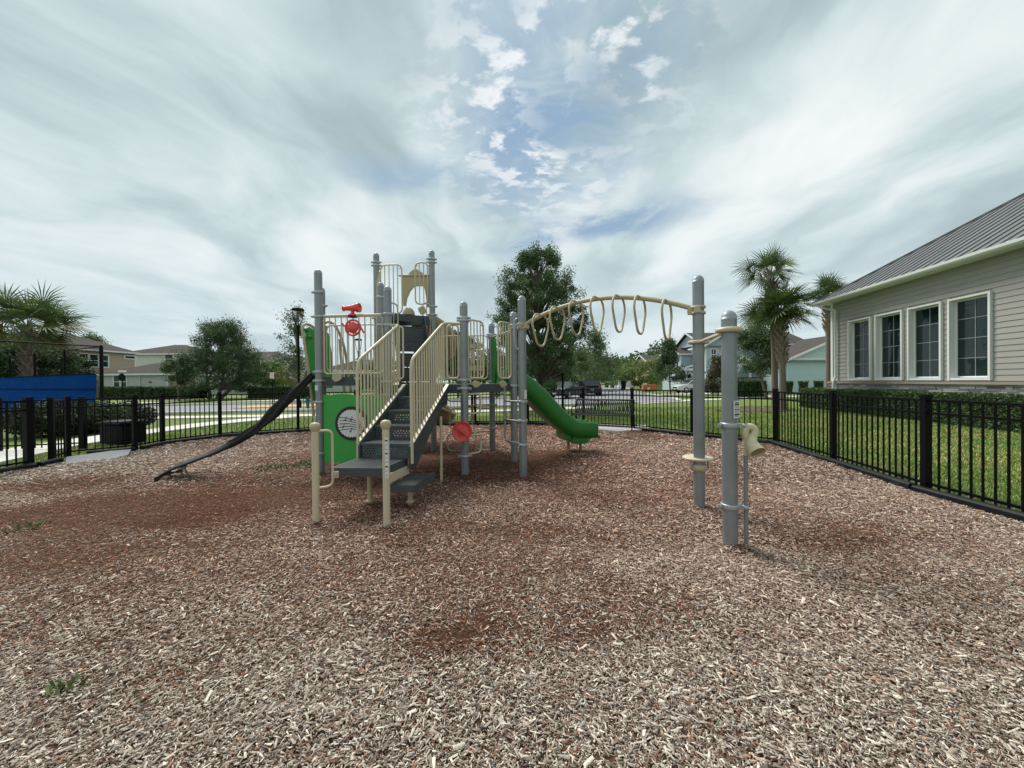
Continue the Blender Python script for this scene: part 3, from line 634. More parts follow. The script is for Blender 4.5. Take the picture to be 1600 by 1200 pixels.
# steps from the main deck up to the upper deck
dn = Vector((0.42, -0.91, 0)).normalized(); dt = Vector((0.91, 0.42, 0)).normalized(); mid = Vector((P(640, 490, 7.95).x, 7.95, 0))
us = MB()
for k in range(5):
    z = ZU-0.283*(k+1)+0.02; c = mid+dn*(0.06+0.13*k)
    us.box(c+V(0, 0, z), (0.56, 0.20, 0.035), dt, -dn)
    us.box(c+dn*0.09+V(0, 0, z-0.125), (0.56, 0.02, 0.25 if k != 1 else 0.19), dt, -dn)
us.box(mid+V(0, 0, ZU-0.09), (0.80, 0.03, 0.20), dt, -dn)
for s in (-1, 1):
    o = mid+dt*0.295*s; us.plate(o, dn, (0, 0, 1), [(0, ZU), (0.05, ZU), (0.70, ZD+0.40), (0.72, ZD), (0.50, ZD), (0, ZU-0.50)], 0.025)
us.build('upper_steps', M_DECK, PS)
# ---- stairs
SO = Vector((-1.645, 4.94, 0)); su = Vector((0.983, -0.18, 0)).normalized(); sv = Vector((0.18, 0.983, 0)).normalized(); HW = 0.33
LZ = 0.53; rise = 0.187; run = 0.34
stairs = MB()
for s in (-1, 1):
    o = SO+su*(HW+0.02)*s
    stairs.plate(o, sv, (0, 0, 1), [(-0.02, LZ-0.10), (-0.02, LZ+0.16), (1.36, ZD+0.02), (1.36, ZD-0.32), (1.10, ZD-0.36), (0.12, LZ-0.16)], 0.022)
ST = stairs.build('stair_stringers', M_DECK, PS)
for k in range(4):
    b = MB(); z = LZ+rise*(k+1); y0 = run*k
    b.box(SO+sv*(y0+run/2+0.01)+V(0, 0, z-0.016), (2*HW, run+0.02, 0.032), su, sv)
    b.build('tread', M_DECK2, PS)
for k in range(5):
    b = MB(); z0 = LZ+rise*k+0.001; y0 = run*k+0.012; c = SO+sv*y0
    vs = [c-su*HW+V(0, 0, z0), c+su*HW+V(0, 0, z0), c+su*HW+V(0, 0, z0+rise-0.033), c-su*HW+V(0, 0, z0+rise-0.033)]
    b.add(vs, [(0, 1, 2, 3)]); b.uv = [(0, 0), (2*HW, 0), (2*HW, rise-0.033), (0, rise-0.033)]; b.build('riser', M_PERF, PS)
# landing: corners measured at the landing height
LC = [G(516, 731, LZ), G(599, 731.5, LZ), G(637, 715.5, LZ), G(561, 715, LZ)]
def slab(corners, z, th, name):
    b = MB(); pts = [(c.x, c.y) for c in corners]; b.prism(pts, z-th, z)
    A, B, C, D = [Vector((c.x, c.y, z)) for c in corners]       # ribbed top
    for k in range(1, 14):
        t = k/14; b.beam(A.lerp(B, t)+V(0, 0, 0.002)+(D-A)*0.04, D.lerp(C, t)+V(0, 0, 0.002)-(D-A)*0.04, 0.012, 0.006)
    return b.build(name, M_DECK2, PS)
slab(LC, LZ, 0.095, 'landing')
LS = [G(607, 758.5, 0.30), G(648, 758, 0.30), G(680, 739, 0.30), G(634, 738.5, 0.30)]
LS[0] = LC[1].lerp(LC[2], 0.04)+(LS[1]-LS[2])*0.0; LS[0] = Vector((LC[1].x+0.02, LS[1].y, 0.3)); LS[3] = Vector((LC[2].x+0.02+0.02, LS[2].y, 0.3))
slab(LS, 0.30, 0.085, 'side_step')
m = MB(); a = LC[1].lerp(LC[2], 0.05); b = LC[2]; m.beam(V(a.x+0.012, a.y, 0.385), V(b.x+0.012, b.y, 0.385), 0.012, 0.11); m.build('step_riser_plate', M_TAN, PS)
for (px, py) in ((578, 785), (641, 786)):
    c = G(px, py); m = MB(); m.lathe((c.x, c.y, -0.05), [(0.03, 0), (0.03, 0.05+(0.43 if px < 600 else 0.21))], 14); m.lathe((c.x, c.y, 0.015), [(0.0, 0.02), (0.045, 0.02), (0.05, 0)], 14); m.build('support_leg', M_TANP, PS)
for s, px, py, tp in ((0, 494, 815, 660), (1, 604.5, 822, 656)):
    c = G(px, py); h = P(px, tp, c.y).z; m = MB(); m.lathe((c.x, c.y, -0.05), [(0.0365, 0), (0.0365, h-0.03)], 18)
    po = m.build('hand_post', M_TAN, PS); m = MB(); m.lathe((c.x, c.y, h-0.085), [(0.038, -0.01), (0.045, 0.0), (0.052, 0.02), (0.056, 0.04), (0.052, 0.062), (0.036, 0.08), (0, 0.087)], 18); m.build('post_cap', M_TANP, po)
    hx = (0.14 if s == 0 else -0.045); hy = (0.10 if s == 0 else 0.16); t = Vector((hx, hy, 0))
    z1 = 0.98; z0 = 0.36; m = MB(); m.tube(fillet([c+V(0, 0, z1), c+t+V(0, 0, z1), c+t+V(0, 0, z0), c+V(0, 0, z0)], 0.07), 0.0135, 8)
    m.build('grab_handle', M_TAN, po); m = MB(); q = c+t+V(0.02, 0.01, 0.48); m.box(q, (0.075, 0.02, 0.07), (1, 0.2, 0)); m.lathe(q+V(0.01, -0.012, 0), [(0, 0), (0.012, 0), (0.012, 0.012), (0, 0.012)], 8, (0, -1, 0)); m.build('bracket', M_TANP, po)
    if s == 1:
        m = MB(); st_c = c+V(0.018, -0.0345, 0); m.box(st_c+V(0, 0, 0.72), (0.036, 0.004, 0.42), (1, 0.45, 0)); lab = m.build('sticker', M_WHITEP, po)
        m = MB()
        for k in range(9): m.box(st_c+V(-0.001, -0.003, 0.90-0.045*k), (0.024, 0.002, 0.004 if k % 3 else 0.016), (1, 0.45, 0))
        m.build('sticker_print', M_INK, lab)
# stair side rails
for s in (-1, 1):
    o = SO+su*(HW+0.045)*s; m = MB(); zt0 = 1.78; r0 = 0.02; tb = 1.18; end = V3(P2 if s < 0 else F_, 2.43)
    top = fillet([o+V(0, 0, LZ-0.06), o+V(0, 0, zt0), o+sv*tb+V(0, 0, 2.43), Vector((end.x, end.y, 2.43))], 0.12)
    m.tube(top, r0, 10); slope = (2.43-zt0)/tb
    lo0 = o+sv*0.0+V(0, 0, LZ+0.22); 
    n = 14
    for k in range(1, n):
        t = tb*k/n; q = o+sv*t; m.tube([q+V(0, 0, LZ+0.20+slope*t), q+V(0, 0, zt0+slope*t-0.01)], 0.0135, 6, caps=False)
    m.beam(o+V(0, 0, LZ+0.20), o+sv*1.33+V(0, 0, LZ+0.20+slope*1.33), 0.05, 0.014)
    m.tube([o+sv*tb+V(0, 0, ZD+0.06), o+sv*tb+V(0, 0, 2.42)], 0.014, 8)
    m.build('stair_rail', M_TAN, PS)
m = MB(); q = SO+su*(HW+0.06)+sv*0.98; m.tube([q+V(0, 0, -0.05), q+V(0, 0, 0.98)], 0.02, 10); m.build('support_leg', M_TAN, PS)
# ---- music panel
def disc(o, ax, az, r, th, n=40, scal=0, amp=0.0):
    m = MB(); pts = [((r+amp*math.cos(scal*2*math.pi*k/n))*math.cos(2*math.pi*k/n), (r+amp*math.cos(scal*2*math.pi*k/n))*math.sin(2*math.pi*k/n)) for k in range(n)]
    m.plate(o, ax, az, pts, th); return m
pd = (Vector(P2)-Vector(P1)); pax = V(pd.x, pd.y, 0).normalized(); pn = pax.cross(V(0, 0, 1)); pn = pn if pn.y < 0 else -pn
LN = pd.length; z0m, z1m = 0.17, 1.32
m = MB(); w2 = LN-0.14
out_pts = [(0.07, z0m+0.03), (0.10, z0m), (LN-0.1, z0m), (LN-0.07, z0m+0.03), (LN-0.07, z1m-0.12), (LN-0.1, z1m-0.08), (LN-0.09, z1m)]+[(LN-0.07-(w2)*t, z1m-0.02+0.02*math.cos(t*9)) for t in (0.1, 0.2, 0.3, 0.4, 0.5, 0.6, 0.7, 0.8, 0.9)]+[(0.05, z1m), (0.06, z1m-0.08), (0.09, z1m-0.14), (0.07, z1m-0.2)]
m.plate(V3(P1, 0), pax, (0, 0, 1), out_pts, 0.022); MP = m.build('music_panel', M_GREEN, PS); MP['label'] = 'green panel with white drum disc of music notes'
dc = P(552, 661, 6.45); rel = (dc-V3(P1, 0)); dc = V3(P1, 0)+pax*rel.dot(pax)+V(0, 0, dc.z)
disc(dc+pn*0.020, pax, (0, 0, 1), 0.283, 0.018).build('drum_ring', M_INK, MP)
disc(dc+pn*0.034, pax, (0, 0, 1), 0.228, 0.014, 180, 30, 0.008).build('drum_disc', M_WHITEP, MP)
m = MB()
for k in range(5):
    zo = 0.09-0.05*k; pts = []
    for j in range(15):
        x = -0.20+0.38*j/14; pts.append(dc+pn*0.043+pax*x+V(0, 0, zo+0.02*math.sin((j/14)*math.pi*1.1+0.4-k*0.15)-0.10*(j/14)*(1-0.5*k/2)*0.6))
    for j in range(14): m.beam(pts[j], pts[j+1], 0.003, 0.011, up=(0, 0, 1))
for (x, z) in ((-0.10, 0.055), (0.0, 0.06), (-0.14, -0.06), (-0.01, -0.13), (0.12, 0.0), (0.14, -0.07)):
    c = dc+pn*0.044+pax*x+V(0, 0, z); m.plate(c, pax, (0, 0, 1), [(0.016*math.cos(a), 0.013*math.sin(a)) for a in [k*math.pi/5 for k in range(10)]], 0.005)
    m.beam(c+pax*0.014, c+pax*0.014+V(0, 0, 0.06), 0.003, 0.005, up=(1, 0, 0)); m.beam(c+pax*0.014+V(0, 0, 0.06), c+pax*0.032+V(0, 0, 0.045), 0.003, 0.006)
m.build('music_notes', M_INK, MP)
# ---- red telescope, wheel on the front rail, round red dish on the post
tp = P(548, 483, 6.40)
m = MB(); ax = V(1, -0.1, 0.02)
m.lathe(P(536, 482, 6.42), [(0.0, 0), (0.045, 0.0), (0.052, 0.012), (0.036, 0.03), (0.040, 0.05), (0.046, 0.12), (0.054, 0.17), (0.058, 0.19), (0.060, 0.225), (0.075, 0.235), (0.078, 0.29), (0.062, 0.295), (0.055, 0.28), (0.0, 0.27)], 24, ax)
m.lathe(P(551, 494, 6.41), [(0.0, 0), (0.075, 0.0), (0.08, 0.012), (0.06, 0.03), (0.026, 0.05), (0.030, 0.12)], 20)
tel = m.build('telescope', M_RED, PS); tel['label'] = 'red plastic telescope'
m = MB(); m.lathe(P(551, 496, 6.41), [(0, 0), (0.078, 0), (0.078, 0.012), (0, 0.012)], 20); m.build('mount', M_INK, tel)
wc = P(551.5, 512, 6.33); m = MB()
ring = [wc+pax*(0.125*math.cos(a))+V(0, 0, 0.125*math.sin(a)) for a in [k*2*math.pi/28 for k in range(28)]]
m.tube(ring, 0.017, 8, True)
for a in (0.5, 2.1, 3.64, 5.2):
    m.beam(wc, wc+pax*(0.12*math.cos(a))+V(0, 0, 0.12*math.sin(a)), 0.02, 0.05, up=pn)
m.lathe(wc, [(0.0, 0.03), (0.085, 0.03), (0.095, 0.0), (0.03, -0.05)], 18, pn)
for a in (0.0, math.pi): m.tube(catmull([wc+pax*(0.125*math.cos(a))+V(0, 0, 0.125*math.sin(a)+0.02), wc+pax*(0.17*math.cos(a))+V(0, 0, 0.05 if a else -0.06), wc+pax*(0.185*math.cos(a))+V(0, 0, 0.08 if a else -0.09)], 3), 0.016, 8)
m.build('steering_wheel', M_RED, PS)
dc2 = P(722, 674, 6.08); m = MB(); dn2 = V(0.10, -1, 0.08).normalized()
m.lathe(dc2, [(0.0, 0.045), (0.022, 0.045), (0.03, 0.02), (0.10, 0.0), (0.135, 0.015), (0.150, 0.035), (0.158, 0.03), (0.160, 0.0), (0.15, -0.02), (0.05, -0.045), (0.0, -0.045)], 36, dn2)
m.beam(dc2+V(-0.105, -0.03, 0.075), dc2+V(0.105, -0.03, -0.075), 0.016, 0.022, up=dn2)
for a in (1.25, 2.7, 4.2, 5.6): m.beam(dc2+dn2*0.02, dc2+dn2*0.02+V(0.125*math.cos(a), 0, 0.125*math.sin(a)), 0.008, 0.008, up=dn2)
m.tube([dc2, V(F_[0], F_[1], dc2.z)], 0.03, 10)
m.build('speaker_dish', M_RED, PS)['label'] = 'round red dish on the front post'
# ---- loop climber under the back edge
m = MB()
gz = [(1.36, 1.10), (0.90, 0.64), (0.44, 0.20)]
ga = V3(G_, 0); ge = V3(E_, 0); gd = (ge-ga).normalized(); Lg = (ge-ga).length; c0 = Lg*0.44
def lp(x, z): return ga+gd*x+V(0, 0, z)
for k, (za, zb_) in enumerate(((1.38, 1.12), (1.02, 0.52), (0.44, 0.02))):
    m.tube(fillet([lp(0.05, za-0.02 if k else zb_+0.05), lp(0.36+0.08*(k % 2), za-0.02 if k else zb_+0.05), lp(0.36+0.08*(k % 2), zb_ if k else zb_-0.2), lp(0.05, zb_ if k else zb_-0.2)], 0.10), 0.016, 8)
for k, (za, zb_) in enumerate(((1.34, 1.08), (0.92, 0.46), (0.36, 0.0))):
    m.tube(fillet([lp(0.52, za), lp(0.98-0.06*(k % 2), za), lp(0.98-0.06*(k % 2), zb_), lp(0.56, zb_)], 0.10), 0.016, 8)
    m.tube(fillet([lp(0.40, za+0.04), lp(0.56, za+0.04), lp(0.56, zb_-0.1), lp(0.36, zb_-0.1)], 0.08), 0.016, 8)
m.build('loop_climber', M_TAN, PS)
m = MB()
for za, zb_ in ((1.30, 0.98), (0.62, 0.32)):
    fo = V3(F_, 0); m.tube(fillet([fo+V(0.05, 0.05, za), fo+V(0.24, 0.22, za), fo+V(0.24, 0.22, zb_), fo+V(0.05, 0.05, zb_)], 0.09), 0.017, 8)
m.build('loop_rung', M_TAN, PS)
# ---- rungs beside the ring beam post
io = V3(I_, 0); le = P(789, 660, 6.34); m = MB(); m.tube(fillet([V(le.x, le.y, 1.44), V(le.x, le.y, 0.52), V(I_[0]-0.04, I_[1], 0.52)], 0.09), 0.016, 8)
for z in (1.18, 0.87): m.tube([V(le.x, le.y, z), V(I_[0]-0.04, I_[1], z)], 0.016, 8)
m.build('rung_ladder', M_POST, PS)
m = MB(); hk = P(806, 512, 6.5); m.tube(catmull([hk+V(0.03, 0, 0.16), hk+V(-0.02, 0, 0.12), hk+V(-0.03, 0, 0), hk+V(-0.02, 0, -0.25), hk+V(0.01, 0, -0.37), hk+V(0.05, 0, -0.33)], 4), 0.013, 7); m.build('grab_handle', M_CLAMP, PS)
# ---- green slide
sl0 = Vector((-0.22, 7.78, 0))
def slide():
    path = [(-0.25, 7.72, 1.47), (0.06, 7.80, 1.42), (0.36, 7.88, 1.17), (0.68, 7.98, 0.83), (0.98, 8.06, 0.56), (1.22, 8.12, 0.42), (1.46, 8.18, 0.385), (1.71, 8.23, 0.385)]
    sec = [(-0.345, 0.235), (-0.32, 0.265), (-0.285, 0.262), (-0.262, 0.235), (-0.245, 0.10), (-0.215, 0.03), (-0.15, 0.0), (0.15, 0.0), (0.215, 0.03), (0.245, 0.10), (0.262, 0.235), (0.285, 0.262), (0.32, 0.265), (0.345, 0.235), (0.34, 0.08), (0.31, -0.06), (0.2, -0.09), (-0.2, -0.09), (-0.31, -0.06), (-0.34, 0.08)]
    pts = catmull(path, 6); n = len(pts); vs = []; ns = len(sec)
    for i, p in enumerate(pts):
        t = (pts[min(i+1, n-1)]-pts[max(i-1, 0)]).normalized(); side = V(0, 0, 1).cross(t).normalized(); up = t.cross(side)
        f = 1.0 if i < n-6 else 1.0-0.10*(i-(n-6))/5*0.5; hh = 1.0 if i < n-3 else 0.93
        for sx, sz in sec: vs.append(p+side*sx*f+up*sz*hh)
    m = MB(); fs = [(i*ns+k, i*ns+(k+1) % ns, (i+1)*ns+(k+1) % ns, (i+1)*ns+k) for i in range(n-1) for k in range(ns)]
    m.add(vs, fs, True); m.add(vs[:ns], [tuple(range(ns-1, -1, -1))]); m.add(vs[-ns:], [tuple(range(ns))])
    # rolled exit lip and the moulded feet below
    e = pts[-1]; t = (pts[-1]-pts[-2]).normalized(); side = V(0, 0, 1).cross(t).normalized()
    m.tube([e+side*(0.31*k/6)+V(0.01, 0, -0.045+0.0*k) for k in range(-6, 7)], 0.035, 8)
    for x0, x1, zb2 in ((1.00, 1.14, 0.37), (1.18, 1.52, 0.295)):
        c = V((x0+x1)/2, 8.0+0.105*(x0+x1)/2, zb2); m.box(c, (x1-x0, 0.54, 0.12), (1, 0.2, 0)); m.box(c-V(0, 0, 0.03), (x1-x0-0.06, 0.50, 0.12), (1, 0.2, 0))
    o = m.build('slide', M_SLIDE, PS); o['label'] = 'dark green wavy plastic slide'
    for px, py in ((888, 703), (907, 704.5)):
        c = G(px, py); mm = MB(); mm.lathe((c.x, c.y, -0.05), [(0.03, 0), (0.03, 0.40)], 12); mm.build('slide_leg', M_TANB, o)
    # green hood sides at the entrance
    mm = MB(); hd = (Vector(G_)-Vector(H_)).normalized(); hdv = V(hd.x, hd.y, 0)
    for s in (0.14, 0.80):
        q = V3(sub(H_, G_, s), 0); mm.plate(q, hdv, (0, 0, 1), [(0, ZD-0.05), (0.20, ZD-0.05), (0.20, ZD+0.95), (0.12, ZD+1.0), (0.02, ZD+0.9), (-0.03, ZD+0.4)] if s > .5 else [(-0.05, ZD-0.05), (0.12, ZD-0.05), (0.17, ZD+0.4), (0.12, ZD+0.9), (0.04, ZD+1.0), (-0.05, ZD+0.95)], 0.06)
    mm.build('slide_hood', M_SLIDE, o)
    mm = MB(); a = V3(sub(H_, G_, 0.06), ZD+1.0); b = V3(sub(H_, G_, 0.94), ZD+1.0); mm.tube([a, b], 0.018, 8); mm.build('hood_bar', M_TAN, o)
slide()
# ---- tan hood and spiral slide behind the upper deck
def hood():
    y = 8.62; L = P(628, 431, y); Rr = P(672, 431, y); pk = P(651, 420, y); m = MB()
    z = lambda py: P(650, py, y).z; x = lambda px: P(px, 450, y).x
    outer = [(x(628), z(431)), (x(638), z(430)), (x(643), z(424)), (x(650), z(420)), (x(657), z(424)), (x(664), z(430)), (x(672), z(431)), (x(671), z(478)), (x(667), z(478))]
    inner = [(x(666), z(466)), (x(664), z(452)), (x(660), z(447)), (x(648), z(447)), (x(641), z(455)), (x(636), z(466)), (x(634), z(478))]
    pts = outer+inner+[(x(630), z(478))]
    m.plate(V(0, y, 0), (1, 0, 0), (0, 0, 1), pts, 0.05)
    n = len(outer); 
    for i in range(n-2):      # moulded shell running backwards
        a = outer[i]; b = outer[i+1]; m.add([(a[0], y, a[1]), (b[0], y, b[1]), (b[0]*0.8+x(650)*0.2, y+0.5, b[1]-0.12), (a[0]*0.8+x(650)*0.2, y+0.5, a[1]-0.12)], [(0, 1, 2, 3)], True)
    m.tube([V(x(624), y-0.03, z(431)), V(x(676), y-0.03, z(431))], 0.022, 8)
    o = m.build('slide_hood', M_TANP, PS); o['label'] = 'tan arched hood over the spiral slide'
    m = MB(); m.lathe(V(x(638), y, z(492)), [(0.14, 0), (0.13, 0.07), (0.09, 0.13), (0.03, 0.17), (0.0, 0.175)], 16); m.build('hood_knob', M_TANP, o)
    path = catmull([(-2.1, 8.7, 2.82), (-1.75, 9.2, 2.55), (-1.75, 9.9, 2.2), (-2.3, 10.35, 1.85), (-2.95, 10.0, 1.5), (-2.85, 9.3, 1.15), (-2.3, 8.98, 0.86), (-1.75, 8.86, 0.66), (-1.36, 8.82, 0.60)], 6)
    sec = [(-0.33, 0.24), (-0.30, 0.27), (-0.26, 0.24), (-0.22, 0.08), (-0.12, 0), (0.12, 0), (0.22, 0.08), (0.26, 0.24), (0.30, 0.27), (0.33, 0.24), (0.30, 0.02), (0.15, -0.09), (-0.15, -0.09), (-0.30, 0.02)]; ns = len(sec); vs = []; n = len(path)
    for i, p in enumerate(path):
        t = (path[min(i+1, n-1)]-path[max(i-1, 0)]).normalized(); side = V(0, 0, 1).cross(t).normalized(); up = t.cross(side)
        e_ = max(0, i-(n-6))/5; f_ = max(0.12, math.sqrt(max(0, 1-e_*e_)))
        for sx, sz in sec: vs.append(p+side*sx*f_+up*((sz-0.08)*max(0.35, f_)+0.08))
    m = MB(); m.add(vs, [(i*ns+k, i*ns+(k+1) % ns, (i+1)*ns+(k+1) % ns, (i+1)*ns+k) for i in range(n-1) for k in range(ns)], True); m.add(vs[-ns:], [tuple(range(ns))])
    e = path[-1]; m.tube([vs[i*ns+1] for i in range(n-12, n)]+[vs[i*ns+8] for i in range(n-1, n-13, -1)], 0.05, 8)
    m.build('spiral_slide', M_TANB, PS)['label'] = 'brown tan spiral slide with rounded exit'
    m = MB(); m.lathe((-1.85, 8.85, -0.05), [(0.03, 0), (0.03, 0.65)], 12); m.lathe((-2.35, 9.7, -0.05), [(0.05, 0), (0.05, 3.0)], 12); m.build('slide_leg', M_TANB, PS)
hood()
# ---- leaf climber wall left of the leftmost post
def leafwall():
    ang = V(-0.25, -0.35, 0); base = P(490, 640, 6.95); top = P(474, 512, 6.85)
    outl = [P(490, 650, 6.9), P(486, 610, 6.9), P(481, 570, 6.85), P(475, 530, 6.8), P(472.5, 515, 6.8), P(475, 507.5, 6.85), P(482, 507, 6.95), P(490, 512, 7.05), P(497, 520, 7.15)]
    m = MB(); m.tube(catmull(outl, 4), 0.026, 8); o = m.build('climber_frame', M_TANP, PS)
    m = MB(); A = [P(488, 630, 6.92), P(485, 600, 6.9), P(481, 565, 6.87), P(477, 530, 6.83), P(476, 514, 6.84), P(482, 511, 6.95), P(492, 518, 7.12), P(498, 560, 7.2), P(499, 630, 7.2)]
    off = V(0.03, -0.02, 0); n = len(A); B = [q+off for q in A]
    m.add(A+B, [tuple(range(n)), tuple(range(2*n-1, n-1, -1))]+[(i, (i+1) % n, n+(i+1) % n, n+i) for i in range(n)])
    m.build('climber_panel', M_GREEN, o)
    m = MB()
    for px, py in ((478, 516), (484, 527)): 
        c = P(px, py, 6.82); m.lathe(c, [(0.0, 0.03), (0.03, 0.03), (0.035, 0), (0.03, -0.03)], 14, V(-0.3, -1, 0.1))
    m.build('climber_hold', M_SLIDE, o)
    # green and tan inner panel seen through the rails
    m = MB(); m.tube(catmull([P(506, 505, 7.6), P(514, 503, 7.7), P(524, 510, 7.8), P(534, 530, 7.9), P(541, 560, 8.0), P(548, 612, 8.1)], 4), 0.028, 8); m.tube(catmull([P(531, 530, 7.9), P(533, 560, 7.9), P(538, 612, 7.9)], 4), 0.03, 8); m.build('climber_frame', M_TANP, PS)
    m = MB(); m.plate(P(514, 560, 7.75), (1, 0.2, 0), (0, 0, 1), [(-0.12, -0.6), (0.06, -0.6), (0.05, 0.1), (0.0, 0.5), (-0.12, 0.6)], 0.04); m.build('climber_panel', M_GREEN, PS)
leafwall()
# ---- twisted black belt bridge
def belt():
    ctr = [(489, 585, 6.75, 84, .08), (472, 601, 6.70, 82, .14), (452, 619, 6.66, 80, .19), (428, 643, 6.60, 78, .19), (402, 667, 6.52, 72, .16), (376, 684, 6.44, 60, .13), (348, 698, 6.36, 30, .16), (320, 710, 6.28, 10, .28), (297, 719, 6.22, 7, .37), (275, 728, 6.17, 6, .37), (258, 737, 6.13, 6, .36)]
    pts = catmull([P(a, b, c) for a, b, c, d, e in ctr], 5); n = len(pts); m = MB(); top = []; rings = []
    tw = np.interp(np.linspace(0, 1, n), np.linspace(0, 1, len(ctr)), [c[3] for c in ctr]); wd = np.interp(np.linspace(0, 1, n), np.linspace(0, 1, len(ctr)), [c[4] for c in ctr])
    for i, p in enumerate(pts):
        t = (pts[min(i+1, n-1)]-pts[max(i-1, 0)]).normalized(); side = t.cross(V(0, 0, 1)).normalized(); up = side.cross(t)
        a = R(float(tw[i])); s2 = side*math.cos(a)+up*math.sin(a)*(1 if True else -1); nn = t.cross(s2); W2 = float(wd[i])/2*(1+0.10*math.sin(i*0.9)*(tw[i] > 40)); wob = 0.012*math.sin(i*1.3)
        sec = []
        for k in range(7):
            xx = -1+k/3; sec.append(p+s2*W2*xx+nn*(0.02*xx*xx+wob*(1-abs(xx))*(1 if tw[i] > 40 else 0.2)+(0.018*math.sin(xx*5+i*0.5) if tw[i] > 40 else 0)+0.012))
        for k in range(6, -1, -1):
            xx = -1+k/3; sec.append(p+s2*W2*xx+nn*(0.02*xx*xx+wob*(1-abs(xx))*(1 if tw[i] > 40 else 0.2)+(0.018*math.sin(xx*5+i*0.5) if tw[i] > 40 else 0)-0.012))
        rings.append(sec)
    ns = 14; vs = [q for rg in rings for q in rg]; m.add(vs, [(i*ns+k, i*ns+(k+1) % ns, (i+1)*ns+(k+1) % ns, (i+1)*ns+k) for i in range(n-1) for k in range(ns)], True)
    o = m.build('belt_climber', M_RUB, PS); o['label'] = 'twisted black rubber belt sloping to the ground'
    e = P(258, 737, 6.13); m = MB()
    m.plate(e+V(0.03, -0.16, -0.10), (0.95, 0.3, 0), (0, 0, 1), [(-0.05, -0.12), (-0.01, -0.12), (0.01, 0.0), (0.07, 0.06), (0.30, 0.12), (0.30, 0.14), (0.06, 0.10), (-0.04, 0.05)], 0.03); m.build('end_bracket', M_RUB, o)
    for px, py in ((262, 742), (281, 738), (287, 731)):
        m = MB(); c = P(px, py-2, 6.12); m.box(c, (0.055, 0.10, 0.04), (1, 0.3, 0)); m.tube([c, V(c.x+0.03, c.y+0.08, -0.02)], 0.013, 8); m.build('end_foot', M_RUBG, o)
    c = G(310, 738.5, 0.02); m = MB(); m.beam(c-V(0.13, 0, 0), c+V(0.13, 0.02, 0.01), 0.02, 0.02); m.build('ground_bar', M_RUBG, o)
belt()
# ---- overhead beam with seven rings
def beam():
    a = V3(I_, zpx('I', 814, 510)); b = V3(J_, P(1091, 485, J_[1]).z); mpts = []
    for k in range(25):
        t = k/24; q = a.lerp(b, t); q.z += 0.285*4*t*(1-t)*(1.0)*(1 if t < .5 else 1); mpts.append(q)
    m = MB(); m.tube(mpts, 0.030, 12); o = m.build('overhead_beam', M_TANP, PS)
    d = (b-a); d.z = 0; d.normalize(); lat = V(-d.y, d.x, 0)
    for px in (845, 871, 900, 933, 967, 999.5, 1042):
        best = min(range(200), key=lambda i: abs(projx(at_(mpts, i/199))-px)); c = at_(mpts, best/199)
        hw = 0.20; c = c+V(0, 0, -0.004); m = MB()
        pts = fillet([c-lat*hw*0.80+V(0, 0, 0.02), c+lat*hw*0.80+V(0, 0, 0.02), c+lat*hw*1.22-V(0, 0, 0.13), c+lat*0.095-V(0, 0, 0.455), c-lat*0.095-V(0, 0, 0.455), c-lat*hw*1.22-V(0, 0, 0.13)], 0.12, True, 6)
        m.tube(pts, 0.015, 8, True); m.build('ring', M_TANP, o)
    for q, k in ((a, 'I'), (b, 'J')):
        m = MB(); s = 1 if k == 'I' else -1
        for dz in (-0.035, 0.035): m.lathe(V(q.x, q.y, q.z+dz-0.012), [(0.064, 0), (0.080, 0), (0.080, 0.026), (0.064, 0.026)], 24)
        m.box(q+d*s*0.085, (0.06, 0.075, 0.075), d, lat); m.box(q-lat*0.078, (0.07, 0.03, 0.07), d, lat); m.build('beam_bracket', M_TANP, o)
def at_(pts, t):
    f = t*(len(pts)-1); i = min(int(f), len(pts)-2); return pts[i].lerp(pts[i+1], f-i)
CI = CM.inverted()
def projx(p):
    q = CI @ Vector(p); return 800+FPX*q.x/(-q.z)
def projy(p):
    q = CI @ Vector(p); return 600-FPX*q.y/(-q.z)
beam()
# ---- hoops joining the last two posts, seat disc, talk tube
zk = P(1140, 516, K_[1]).z; m = MB()
def hoop(c, r, z): return [V(c[0]+r*math.cos(a), c[1]+r*math.sin(a), z) for a in [k*2*math.pi/32 for k in range(32)]]
zj = P(1090, 535, J_[1]).z
m.tube(hoop(K_, 0.092, zk), 0.0235, 10, True); m.tube(hoop(J_, 0.096, zj), 0.021, 10, True)
dkj = (Vector(J_)-Vector(K_)).normalized(); m.tube([V(K_[0]+dkj.x*0.10-0.02, K_[1]+dkj.y*0.10, zk-0.01), V(J_[0]-dkj.x*0.10, J_[1]-dkj.y*0.10, zj)], 0.018, 10)
m.build('connecting_hoop', M_TAN, PS)
zs = P(1095, 717, J_[1]).z; m = MB(); m.lathe((J_[0]+0.005, J_[1]+0.05, zs-0.012), [(0.0, 0), (0.16, 0), (0.172, 0.008), (0.172, 0.02), (0.16, 0.028), (0, 0.028)], 32); sd_ = m.build('step_pod', M_TAN, PS)
m = MB(); m.lathe((J_[0], J_[1], P(1095, 735, J_[1]).z), [(0.064, 0), (0.078, 0), (0.078, 0.075), (0.064, 0.075)], 24)
for s in (-1, 1): m.box((J_[0]+s*0.105, J_[1], zs-0.07), (0.012, 0.03, 0.09)); m.box((J_[0]+s*0.09, J_[1], zs-0.105), (0.05, 0.03, 0.012))
m.build('pod_bracket', M_TANP, sd_)
m = MB(); m.box((K_[0]+0.031, K_[1]-0.0585, P(1147, 639, K_[1]).z), (0.080, 0.004, 0.155), (0.86, 0.42, 0)); stk = m.build('sticker', M_WHITEP, posts['K'])
m = MB(); zc = P(1147, 639, K_[1]).z
